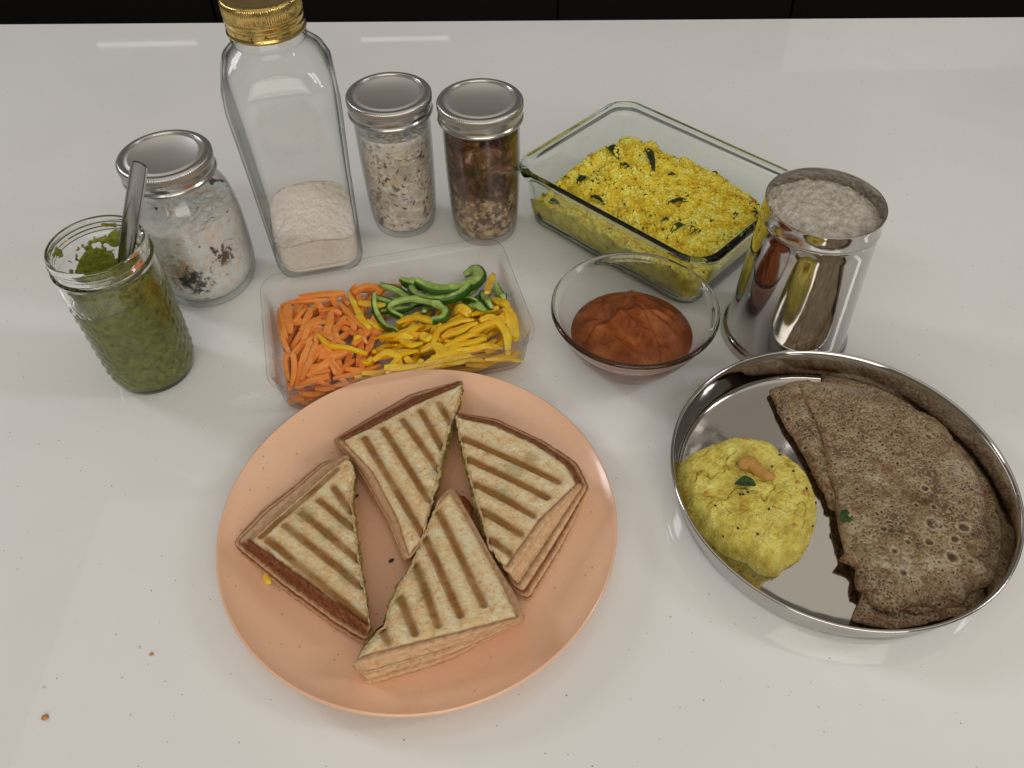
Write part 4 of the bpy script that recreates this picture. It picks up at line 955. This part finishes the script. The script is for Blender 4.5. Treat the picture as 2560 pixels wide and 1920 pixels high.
crepe('folded_crepe', 'topmost large brown crepe folded over, pitted with round holes', [(755, 215), (800, 195), (900, 198), (1020, 225), (1150, 268), (1280, 300), (1400, 345), (1480, 380), (1550, 440), (1600, 520), (1650, 590), (1700, 670), (1745, 760), (1770, 860), (1750, 950), (1790, 1060), (1780, 1110), (1700, 1130), (1800, 1180), (1815, 1250), (1760, 1290), (1680, 1310), (1650, 1385), (1600, 1370), (1550, 1345), (1480, 1390), (1400, 1385), (1340, 1400), (1280, 1428), (1210, 1415), (1150, 1390), (1115, 1320), (1070, 1300), (1060, 1240), (1070, 1190), (1030, 1160), (970, 1145), (1010, 1110), (995, 1040), (975, 980), (955, 880), (955, 780), (925, 700), (905, 620), (895, 520), (860, 420), (820, 340), (775, 270)],
      0.0112, 0.0030, 42, dome=0.003,
      holes=((1415, 790, 0.0021), (1462, 890, 0.0015), (1370, 880, 0.0014), (1195, 1005, 0.0019), (1450, 975, 0.0033), (1490, 985, 0.0022), (1625, 990, 0.0030), (1575, 1055, 0.0024), (1440, 1070, 0.0024), (1325, 1070, 0.0018), (1255, 1120, 0.0020), (1560, 1150, 0.0034), (1660, 1170, 0.0019), (1305, 1230, 0.0022), (1145, 850, 0.0011), (1060, 785, 0.0012), (1510, 640, 0.0013), (1690, 905, 0.0013), (1075, 640, 0.0012), (1440, 510, 0.0022), (1180, 540, 0.0012), (1270, 655, 0.0011), (1500, 1385, 0.0014), (1090, 1215, 0.0014), (1620, 690, 0.0012), (1010, 330, 0.0010), (1080, 350, 0.0010), (1380, 600, 0.0012)),
      toast=((1230, 700, 0.010, 0.8), (1200, 800, 0.008, 0.5), (1560, 440, 0.010, 0.6), (1180, 300, 0.010, 0.3), (1650, 1270, 0.010, 0.6), (1450, 1300, 0.012, 0.4), (1650, 600, 0.010, 0.5), (1060, 900, 0.006, 0.5), (1320, 1370, 0.010, 0.3)),
      fold=[((775, 225), (925, 640), 0.0015, 0.0035), ((925, 640), (1000, 1040), 0.001, 0.003)], tilt=(0.00, 0.0), droop=0.0028)
o = leaf('leaf_piece', ZT(980, 945, 0.0125), ZT(1045, 900, 0.0125), 0.0046, 0.0128, LEAFG, None, 0.1); tag(o, 'green leaf piece at the left edge of the topmost crepe', 'leaf')

# ------------------------------------------------------------------ rectangular glass box of yellow semolina
GC = np.array([0.13225, 0.6167, 0.0]); GA, GB_, GROT, GH = 0.1054, 0.0809, R(-44.64), 0.065
gb = empty('glass_box', tuple(GC), GROT); tag(gb, 'rectangular greenish glass box without lid, half full of yellow semolina mix', 'glass box')
def rr(a, b, r, z, n=144): p = rrect_even(a, b, r, n); return P3(p[:, 0], p[:, 1], z)
rg = []
for ins, z in ((0.030, 0.0012), (0.0215, 0.0), (0.0165, 0.0012), (0.0125, 0.0055), (0.0100, 0.013), (0.0078, 0.030), (0.0055, 0.050), (0.0048, 0.0555), (0.0032, 0.0570), (0.0006, 0.0580), (0.0, 0.0600), (0.0002, 0.0630), (0.0012, 0.0646), (0.0028, 0.0650),
               (0.0050, 0.0648), (0.0066, 0.0635), (0.0074, 0.0600), (0.0085, 0.0550), (0.0105, 0.032), (0.0130, 0.014), (0.0165, 0.0078), (0.0220, 0.0052), (0.032, 0.0046)):
    rg.append(rr(GA - ins, GB_ - ins, max(0.024 - ins * 0.55, 0.008), z))
loft('glass_body', rg, GLASS_GREEN, gb, sharp=50)
def to_local(p, c0, rot):
    c_, s_ = math.cos(-rot), math.sin(-rot); x, y = p[0] - c0[0], p[1] - c0[1]; return np.array([x * c_ - y * s_, x * s_ + y * c_])
pile = np.array([to_local(at(a, b_, 0.031), GC, GROT) for a, b_ in ((1345, 500), (1375, 478), (1415, 440), (1490, 385), (1530, 352), (1562, 340), (1610, 352), (1680, 382), (1760, 430), (1840, 480), (1905, 520))] + [np.array([0.12, -0.12]), np.array([-0.12, -0.12])])
nx, ny = 260, 200
xs, ys = np.linspace(-(GA - 0.0106), GA - 0.0106, nx), np.linspace(-(GB_ - 0.0106), GB_ - 0.0106, ny)
XX, YY = np.meshgrid(xs, ys, indexing='ij'); xf, yf = XX.ravel(), YY.ravel(); pp = P3(xf, yf)
ridge = 0.0345 + 0.004 * np.clip((xf + 0.05) / 0.12, -0.6, 1)
def inside(p, poly):
    c = np.zeros(len(p), bool); n_ = len(poly)
    for i in range(n_):
        a, b_ = poly[i], poly[(i + 1) % n_]
        if a[1] == b_[1]: continue
        k = ((a[1] > p[:, 1]) != (b_[1] > p[:, 1])) & (p[:, 0] < (b_[0] - a[0]) * (p[:, 1] - a[1]) / (b_[1] - a[1]) + a[0]); c ^= k
    return c
pq = np.c_[xf, yf]; sd = poly_dist(pq, pile) * np.where(inside(pq, pile), 1, -1) + (fbm(pp, 60, 3, 3) - 0.5) * 0.012
mass = np.clip((sd + 0.016) / 0.022, 0, 1); mass = 1 - (1 - mass) ** 1.7
hh = 0.0040 + (ridge - 0.0040) * mass + ((fbm(pp, 55, 3, 7) - 0.5) * 0.016 + (fbm(pp, 230, 4, 9, 0.7) - 0.5) * 0.0080) * np.clip(mass * 2, 0, 1)
rc = 0.014; ax, ay = np.abs(xf) - (GA - 0.0106 - rc), np.abs(yf) - (GB_ - 0.0106 - rc)
ins_ = np.hypot(np.maximum(ax, 0), np.maximum(ay, 0)) <= rc + 0.0003
keep = ins_ & (mass > 0.0)
def grid_shell(x, y, z, keep, nx, ny, zlow):
    idx = np.arange(nx * ny).reshape(nx, ny); a, b2, c2, d2 = idx[:-1, :-1].ravel(), idx[1:, :-1].ravel(), idx[1:, 1:].ravel(), idx[:-1, 1:].ravel()
    k = keep[a] & keep[b2] & keep[c2] & keep[d2]; Q = np.stack([a, b2, c2, d2], 1)[k]
    used = np.unique(Q); rem = -np.ones(nx * ny, int); rem[used] = np.arange(len(used)); Q = rem[Q]; m = len(used)
    V = np.stack([x[used], y[used], z[used]], 1); 
    E = np.vstack([Q[:, [i, (i + 1) % 4]] for i in range(4)]); key = np.sort(E, 1); _, inv, cnt = np.unique(key[:, 0] * (m + 1) + key[:, 1], return_inverse=True, return_counts=True)
    be = E[cnt[inv] == 1]; L_ = 10; VV = [V]; S = []
    bset = np.unique(be); rm2 = -np.ones(m, int); rm2[bset] = np.arange(len(bset)); nb = len(bset); prev = bset.copy(); off = m
    for k_ in range(1, L_ + 1):
        q_ = V[bset].copy(); f = k_ / L_; q_[:, 2] = q_[:, 2] * (1 - f) + zlow * f
        # follow the sloping inner wall of the box
        VV.append(q_); cur = np.arange(off, off + nb); off += nb
        S.append(np.stack([prev[rm2[be[:, 1]]], prev[rm2[be[:, 0]]], cur[rm2[be[:, 0]]], cur[rm2[be[:, 1]]]], 1)); prev = cur
    return np.vstack(VV), np.vstack([Q] + S)
V, F = grid_shell(xf, yf, hh, keep, nx, ny, 0.0052)
ax, ay = np.abs(V[:, 0]), np.abs(V[:, 1])                # pull the lower part in along the glass wall
insz = np.interp(V[:, 2], [0.0045, 0.0078, 0.014, 0.032, 0.055], [0.0240, 0.0180, 0.0137, 0.0111, 0.0092]) - 0.0106
V[:, 0] *= (GA - 0.0106 - insz) / (GA - 0.0106); V[:, 1] *= (GB_ - 0.0106 - insz) / (GB_ - 0.0106)
um = mesh('semolina_mix', V, F, UPMA_BOX, None); um.location = tuple(GC); um.rotation_euler = (0, 0, GROT)
tag(um, 'crumbly bright yellow semolina with dark leaves heaped in the glass box', 'semolina')
hgt = hh.reshape(nx, ny); ok = (ins_ & (mass > 0.15)).reshape(nx, ny)
def surf(x, y):
    i = int(round((x - xs[0]) / (xs[1] - xs[0]))); j = int(round((y - ys[0]) / (ys[1] - ys[0])))
    if 1 <= i < nx - 1 and 1 <= j < ny - 1 and ok[i - 1, j] and ok[i + 1, j] and ok[i, j - 1] and ok[i, j + 1]: return hgt[i, j]
    return None
pts, szs = [], []
while len(pts) < 15000:
    x, y = rng.uniform(-GA, GA), rng.uniform(-GB_, GB_); z_ = surf(x, y)
    if z_ is None: continue
    s = 0.0004 + 0.0015 * rng.random() ** 3; pts.append((x, y, z_ + s * 0.25)); szs.append(s)
crumbs(pts, szs, 'semolina_crumbs', GRAIN, um)
pts, szs = [], []
while len(pts) < 420:
    x, y = rng.uniform(-GA, GA), rng.uniform(-GB_, GB_); z_ = surf(x, y)
    if z_ is None or fbm(np.array([[x, y, 0.0]]), 45, 2, 77)[0] < 0.50: continue
    s = 0.0005 + 0.0010 * rng.random() ** 2; pts.append((x, y, z_ + s * 0.3)); szs.append(s)
crumbs(pts, szs, 'leaf_bits', LEAF, um)
zz2 = zoomed(800, 0, 0.43400); LC = []
for k, (a, b_, wd, m_, dz) in enumerate((((1870, 860), (1925, 1000), 0.0042, LEAF, 0), ((1720, 950), (1790, 1015), 0.0034, LEAF, 0), ((1650, 850), (1720, 920), 0.0060, LEAF, 0), ((1480, 1050), (1540, 1000), 0.0042, LEAF, 0), ((1985, 1195), (2140, 1185), 0.0032, LEAF, 0),
        ((1735, 1115), (1790, 1090), 0.0020, LEAF, 0), ((2000, 1025), (2060, 1010), 0.0024, LEAF, 0), ((2010, 1375), (2100, 1310), 0.0040, LEAFG, 0), ((2120, 1365), (2170, 1350), 0.0040, LEAFG, 0), ((1320, 1150), (1390, 1160), 0.0034, LEAF, 0),
        ((1425, 1010), (1470, 965), 0.0018, LEAF, 0), ((2260, 990), (2300, 1010), 0.002, LEAF, 0), ((2460, 1200), (2530, 1260), 0.0030, LEAF, 0), ((1540, 1140), (1640, 1190), 0.0030, LEAF, 0), ((2380, 1270), (2400, 1240), 0.0020, LEAF, 0), ((1960, 1285), (2010, 1290), 0.002, LEAF, 0), ((2385, 1150), (2410, 1190), 0.0026, LEAF, 0))):
    A_, B_ = to_local(zz2(*a, 0.034), GC, GROT), to_local(zz2(*b_, 0.034), GC, GROT)
    za, zb = surf(*A_), surf(*B_); za = za or 0.034; zb = zb or 0.034
    for _ in range(26):
        f_ = rng.random(); lx = A_ + (B_ - A_) * f_ + rng.normal(0, wd * 0.55, 2); lz = surf(*lx)
        if lz: LC.append((lx[0], lx[1], lz + 0.0004 + 0.0010 * rng.random()))
    leaf('curry_leaf', (A_[0], A_[1], 0), (B_[0], B_[1], 0), wd * 0.8, (za - 0.0002, zb - 0.0002), m_, um, 0.45, k)
crumbs(LC, [0.0004 + 0.0007 * rng.random() for _ in LC], 'semolina_crumbs', GRAIN, um)
for k, (u, v_, s_) in enumerate(((1560, 905, 0.0040), (2485, 1165, 0.0042), (2410, 1180, 0.003), (1560, 1090, 0.002))):
    A_ = to_local(zz2(u, v_, 0.034), GC, GROT); za = surf(*A_) or 0.033; lump('peanut', (A_[0], A_[1], za + 0.0006), (s_, s_ * 0.7, s_ * 0.6), CASHEW, k + 3, um)

# ------------------------------------------------------------------ clear tray of cut vegetables
TRC = np.array([-0.0929, 0.4822, 0.0]); TA, TB_, TROT, THH = 0.1029, 0.0668, R(13.45), 0.036
tr = empty('clear_tray', tuple(TRC), TROT); tag(tr, 'shallow clear plastic tray of cut carrot and pepper strips, behind the peach plate', 'tray')
rg = []
for ins, z in ((0.030, 0.0008), (0.0105, 0.0), (0.0080, 0.0010), (0.0064, 0.0045), (0.0046, 0.0200), (0.0034, 0.0290), (0.0012, 0.0305), (0.0004, 0.0312), (0.0, 0.0335), (0.0005, 0.0355), (0.0014, 0.0360), (0.0024, 0.0356), (0.0030, 0.0335), (0.0048, 0.0300),
               (0.0062, 0.0200), (0.0082, 0.0060), (0.0100, 0.0030), (0.0130, 0.0020), (0.030, 0.0018)):
    rg.append(rr(TA - ins, TB_ - ins, max(0.020 - ins * 0.5, 0.006), z))
loft('tray_body', rg, PLASTIC, tr, sharp=50)
tl = lambda f, u, v_, z: to_local(f(u, v_, z), TRC, TROT)
# height map the pieces are dropped on
GN = 0.0012; gx, gy = int(2 * TA / GN) + 1, int(2 * TB_ / GN) + 1; HM = np.full((gx, gy), 0.0021)
def hidx(p): return np.clip(((p[:, 0] + TA) / GN).astype(int), 0, gx - 1), np.clip(((p[:, 1] + TB_) / GN).astype(int), 0, gy - 1)
LIMX, LIMY = TA - 0.0115, TB_ - 0.0115
CAP = [0.013]
def drop(path, halfw, thick, sink=0.35):
    "settle a strip: returns z along the path"
    n = len(path); T_ = np.gradient(path, axis=0); T_ /= np.linalg.norm(T_, axis=1)[:, None] + 1e-9; N_ = np.stack([-T_[:, 1], T_[:, 0]], 1)
    zz = np.zeros(n); cells = []
    for k in (-1, -0.5, 0, 0.5, 1):
        i, j = hidx(path + N_ * halfw * k); cells.append((i, j)); zz = np.maximum(zz, HM[i, j])
    # straight-ish pieces bridge between high spots: fit a low order curve above the bumps
    s = np.linspace(-1, 1, n); deg = 2 if n > 14 else 1
    fit = np.polyval(np.polyfit(s, zz, deg), s); z_ = fit + np.clip((zz - fit).max(), 0, 1) * sink
    z_ = np.clip(z_, 0.0021, CAP[0] + 0.0008 * (path[:, 0] / 0.1 + rng.random()))
    for (i, j) in cells: HM[i, j] = np.maximum(HM[i, j], z_ + thick)
    return z_ + thick / 2
TW = [1.0]
def veg(name, path2, halfw, thick, mat, label, cat, group, skin=False, taper=(0.8, 0.6), round_=0.3, side_lay=False, zoff=0.0):
    path2 = np.array(path2)
    path2[:, 0] = np.clip(path2[:, 0], -LIMX, LIMX); path2[:, 1] = np.clip(path2[:, 1], -LIMY, LIMY)
    z_ = drop(path2, halfw, thick) + zoff; P_ = np.c_[path2, z_]; c_ = P_.mean(0); base = np.array([c_[0], c_[1], z_.min()])
    n = len(P_); r = round_ * min(halfw, thick / 2); prof = rrect_even(halfw, thick / 2, r, 16)
    s = np.linspace(0, 1, n); scl = 1 - (1 - taper[0]) * np.clip(1 - s / 0.35, 0, 1) ** 1.5 - (1 - taper[1]) * np.clip((s - 0.65) / 0.35, 0, 1) ** 1.5
    if skin:
        d1 = path2[n // 2] - path2[0]; d2 = path2[-1] - path2[n // 2]; out_ = 1.0 if (d1[0] * d2[1] - d1[1] * d2[0]) > 0 else -1.0   # peel on the outside of the curl
        k_ = prof[:, 0] * out_; at_ = {'skin': ((k_ > halfw * (0.45 if mat is GRN else 0.75)) | (prof[:, 1] < -thick * 0.3)).astype(float)}
        scl = scl * (1 + 0.45 * (vn(P_ * [1, 1, 0] + [rng.random(), 0, 0], 150, 3) - 0.5))
    else: at_ = None
    o = sweep(name, P_ - base, prof, mat, None, scale=scl, sharp=45, attrs=at_, twist=(TW[0] * (rng.uniform(-0.35, 0.35) + rng.uniform(-0.7, 0.7) * (s - 0.5)) if skin else rng.uniform(-0.25, 0.25) + 0 * s))
    if label in (CL, YL):
        v_, h_ = zone(c_, 'carrot' if label == CL else 'pepper'); ln = 'long' if np.hypot(*(path2[-1] - path2[0])) > 0.034 else 'short'
        lay = 'on top' if z_.mean() > 0.0125 else 'low down'
        da = math.degrees(math.atan2(*(path2[-1] - path2[0])[::-1])) % 180; dw = 'crosswise' if da < 25 or da > 155 else ('slanting right' if da < 68 else ('lengthwise' if da < 112 else 'slanting left'))
        label = '%s %s %s, %s of tray, %s, ' % (ln, 'orange carrot stick' if label == CL else 'yellow pepper strip', lay, v_, h_) + dw
    wl = Matrix.Rotation(TROT, 4, 'Z'); o.location = wl @ Vector(base) + Vector(tuple(TRC)); o.rotation_euler = (0, 0, TROT)
    return tag(o, label, cat, group)
def zone(p, kind):
    'where in the tray a strip lies, in words'
    v_ = 'back' if p[1] > 0.018 else ('front' if p[1] < -0.022 else 'middle')
    if kind == 'carrot': h_ = 'along the left wall' if p[0] < -0.076 else ('beside the peppers' if p[0] > -0.032 else 'in the carrot heap')
    else: h_ = 'beside the carrots' if p[0] < 0.012 else ('along the right wall' if p[0] > 0.066 else 'in the pepper heap')
    return v_, h_
YL = 'curved yellow pepper strip lying among the others in the clear tray'
CL = 'thin orange carrot stick lying among the others in the left half of the clear tray'; CG = 'carrot sticks in the clear tray'
zc_ = zoomed(640, 640, 0.24111)
def stick(a, b_, hw, th_, bend=0.0, z=0.012, label=CL):
    A_, B_ = np.array(a), np.array(b_); d_ = B_ - A_; nrm_ = np.array([-d_[1], d_[0]]); s = np.linspace(0, 1, 9)[:, None]
    return veg('carrot_stick', A_ + d_ * s + nrm_ * bend * np.sin(math.pi * s), hw, th_, CARROT, label, 'carrot stick', CG, taper=(rng.uniform(0.5, 0.95), rng.uniform(0.35, 0.9)), round_=0.25)
def in_carrot(x, y): return x < -0.018 + 0.25 * y
for k in range(60):
    for _ in range(50):
        x, y = rng.uniform(-LIMX, 0.0), rng.uniform(-LIMY, LIMY)
        if in_carrot(x, y) and (x > -LIMX + 0.008): break
    a_ = rng.normal(1.15, 0.45) if rng.random() < 0.75 else rng.uniform(0, 3.14); L_ = rng.uniform(0.014, 0.024)
    dx_, dy_ = math.cos(a_) * L_, math.sin(a_) * L_
    stick((x - dx_, y - dy_), (x + dx_, y + dy_), rng.uniform(0.0022, 0.0036), rng.uniform(0.0030, 0.0044), rng.normal(0, 0.05))
CP = [(300, 1440, 480, 1425, 26), (480, 1400, 780, 1465, 26), (620, 1385, 830, 1430, 24), (770, 1370, 1000, 1350, 22), (240, 930, 232, 1100, 26),
      (190, 1270, 330, 1325, 24), (430, 1330, 760, 1250, 30), (550, 1180, 720, 1130, 28), (600, 1235, 770, 1195, 26), (760, 1110, 830, 1240, 18), (1010, 1010, 900, 1180, 26), (930, 1185, 1240, 1175, 30), (1280, 1095, 800, 1275, 22),
      (320, 490, 350, 790, 50), (470, 480, 440, 600, 26), (660, 1060, 950, 1000, 42), (780, 400, 830, 500, 36), (980, 150, 1490, 205, 34), (1040, 220, 950, 345, 36), (1310, 175, 1010, 400, 34), (900, 380, 950, 490, 26),
      (440, 385, 910, 315, 40), (265, 345, 330, 430, 20), (630, 600, 560, 780, 22), (780, 590, 720, 850, 42), (930, 640, 760, 890, 30), (810, 740, 860, 900, 26), (580, 600, 470, 780, 26), (620, 490, 480, 740, 28), (540, 525, 400, 710, 22),
      (645, 550, 900, 520, 28), (780, 580, 880, 590, 22), (680, 640, 350, 905, 36), (640, 770, 620, 900, 22), (190, 525, 200, 895, 42), (255, 590, 320, 860, 22), (250, 790, 350, 1010, 22), (240, 1090, 200, 1000, 22),
      (570, 890, 400, 1290, 36), (500, 900, 350, 1040, 22), (330, 1030, 220, 1230, 26), (390, 1030, 345, 1290, 28), (640, 885, 480, 1290, 34), (700, 930, 575, 1095, 22), (220, 412, 740, 445, 26), (870, 495, 1180, 795, 30), (1080, 780, 1150, 910, 24)]
for a, b_, c_, d_, w_ in CP:
    A_, B_ = tl(zc_, a, b_, 0.014), tl(zc_, c_, d_, 0.014)
    stick(A_, B_, w_ * 0.24111 / 3200 * 1.08, rng.uniform(0.0034, 0.0046), rng.normal(0, 0.03))
CAP[0] = 0.0165; YG = 'yellow pepper strips in the clear tray'
zy = zoomed(600, 560, 0.36166)
def ystrip(pts, hw, th_=0.0045, label=YL, z=0.016, mat=YEL, name='yellow_pepper_strip', cat='pepper strip', group=YG, local=False, zoff=0.0, taper=(0.55, 0.5)):
    P_ = np.array(pts) if local else np.array([tl(zy, u, v_, z) for u, v_ in pts])
    P_ = spline(np.c_[P_, 0 * P_[:, 0]], 22)[:, :2]
    return veg(name, P_, hw, th_, mat, label, cat, group, skin=True, taper=taper, round_=0.32, zoff=zoff)
for k in range(62):
    x, y = rng.uniform(-0.020, LIMX - 0.006), -LIMY + (LIMY + 0.012) * rng.random() ** 1.3; a_ = rng.normal(0.35, 0.45); L_ = rng.uniform(0.013, 0.025); cv = rng.normal(0, 0.28)
    d_ = np.array([math.cos(a_), math.sin(a_)]); n_ = np.array([-d_[1], d_[0]])
    ystrip([np.array([x, y]) + d_ * L_ * s + n_ * L_ * cv * (1 - s * s) for s in (-1, -0.4, 0.3, 1)], rng.uniform(0.0024, 0.0034), 0.0032, local=True)
for k in range(8):
    x, y = rng.uniform(0.0, LIMX - 0.008), rng.uniform(0.012, LIMY - 0.006); a_ = rng.normal(0.2, 0.5); L_ = rng.uniform(0.010, 0.020); cv = rng.normal(0, 0.4)
    d_ = np.array([math.cos(a_), math.sin(a_)]); n_ = np.array([-d_[1], d_[0]])
    ystrip([np.array([x, y]) + d_ * L_ * s + n_ * L_ * cv * (1 - s * s) for s in (-1, -0.4, 0.3, 1)], 0.0030, 0.0036, local=True, mat=GRN, name='green_pepper_strip', label='green pepper strip low in the back right of the clear tray', group='green pepper strips in the clear tray')
YP = [([(1700, 960), (1850, 930), (1960, 890)], 30), ([(1000, 1005), (1150, 1010), (1300, 1000)], 28), ([(1400, 1000), (1500, 1000), (1600, 985)], 28), ([(840, 930), (880, 920), (910, 900)], 26), ([(1140, 940), (1200, 960), (1270, 965)], 28), ([(920, 935), (1020, 905), (1120, 935)], 26),
      ([(930, 900), (935, 840), (1000, 800), (1080, 850)], 24), ([(1000, 760), (1100, 790), (1200, 800)], 24), ([(1360, 960), (1390, 900), (1400, 870)], 28), ([(1250, 870), (1340, 860), (1420, 900), (1470, 960)], 36), ([(1480, 900), (1640, 880), (1810, 820)], 26), ([(1420, 820), (1560, 845), (1700, 805)], 26),
      ([(1400, 800), (1520, 740), (1640, 700)], 30), ([(1330, 860), (1385, 740), (1500, 690), (1620, 680)], 26), ([(1250, 770), (1320, 820)], 34), ([(1110, 820), (1190, 850), (1265, 840)], 28), ([(930, 760), (1080, 780), (1200, 740), (1270, 680)], 30), ([(1300, 735), (1420, 680)], 24), ([(1090, 700), (1180, 640), (1280, 635), (1340, 660)], 28),
      ([(815, 550), (900, 535), (1000, 565)], 26), ([(820, 600), (830, 660), (900, 735)], 24), ([(750, 480), (790, 560), (830, 640), (890, 720)], 22), ([(1470, 590), (1530, 600), (1590, 640)], 44), ([(1600, 650), (1680, 600), (1790, 580)], 26), ([(1850, 620), (1930, 700), (1880, 770)], 46), ([(1820, 600), (1900, 640)], 28),
      ([(1660, 690), (1740, 670), (1840, 760), (1850, 880)], 32), ([(540, 775), (620, 850), (740, 855), (880, 890)], 20), ([(790, 810), (840, 790)], 18)]
for pts_, w_ in YP: ystrip(pts_, w_ * 0.36166 / 3100 * 1.0, 0.0034)
ystrip([(1740, 485), (1800, 540), (1880, 585)], 0.0038, 0.0040, label='short yellow pepper chunk at the right wall of the clear tray', z=0.018)
TW[0] = 0.35; CAP[0] = 0.016
GL = 'green pepper strip curled on top of the vegetables in the clear tray'; GG = 'green pepper strips in the clear tray'
def gs(pts, w_, label, z=0.020, th_=0.0050, zoff=0.0, taper=(0.6, 0.5)):
    CAP[0] = z - 0.003
    return ystrip(pts, w_ * 0.36166 / 3000, th_, label=label, z=z, mat=GRN, name='green_pepper_strip', group=GG, zoff=zoff, taper=taper)
gs([(1550, 500), (1620, 540), (1700, 600)], 34, 'dark green pepper strip right of the big curls, near the yellow chunk', th_=0.004)
gs([(1670, 400), (1690, 500), (1740, 590)], 30, 'dark green pepper strip standing beside the upright yellow piece', th_=0.005)
gs([(1770, 350), (1795, 400), (1850, 450), (1885, 510)], 30, 'pale green pepper end against the right wall of the clear tray', th_=0.004)
gs([(960, 380), (1060, 385), (1150, 440), (1220, 510)], 26, 'green pepper arc next to the carrots at the back of the tray', th_=0.005)
gs([(920, 480), (1020, 478), (1105, 500)], 24, 'short straight green pepper strip pointing right from the carrots', th_=0.004)
gs([(925, 480), (930, 570), (1000, 670), (1095, 745)], 20, 'long thin green pepper strip reaching down over the yellow ones', th_=0.005, taper=(0.9, 0.35))
gs([(1115, 625), (1030, 575), (1060, 520), (1180, 498), (1330, 525), (1420, 600), (1405, 660), (1330, 675)], 24, 'hook shaped green pepper ring lying over yellow strips in the middle', th_=0.006, taper=(0.7, 0.9))
gs([(1640, 540), (1560, 500), (1560, 450), (1640, 400)], 24, 'green pepper strip under the big curls at the back right of the tray', th_=0.005)
gs([(1192, 315), (1176, 400), (1235, 475), (1385, 508), (1515, 482), (1590, 425)], 30, 'wide green pepper curl in front of the back wall of the tray', th_=0.007, taper=(0.8, 0.8), z=0.022)
gs([(1085, 292), (1150, 338), (1300, 345), (1420, 325)], 28, 'rearmost green pepper strip with a pointed left end', z=0.026, th_=0.006, taper=(0.4, 0.7))
gs([(1215, 375), (1345, 415), (1530, 385), (1635, 315), (1650, 235), (1590, 190), (1535, 195)], 46, 'broad topmost green pepper slice with pale flesh inside', z=0.030, th_=0.006, taper=(0.7, 0.55))
ystrip([(1762, 240), (1725, 350), (1708, 505)], 0.0030, 0.0040, label='upright looking yellow pepper strip leaning near the right wall of the tray', z=0.026, zoff=0.004, taper=(0.3, 0.7))
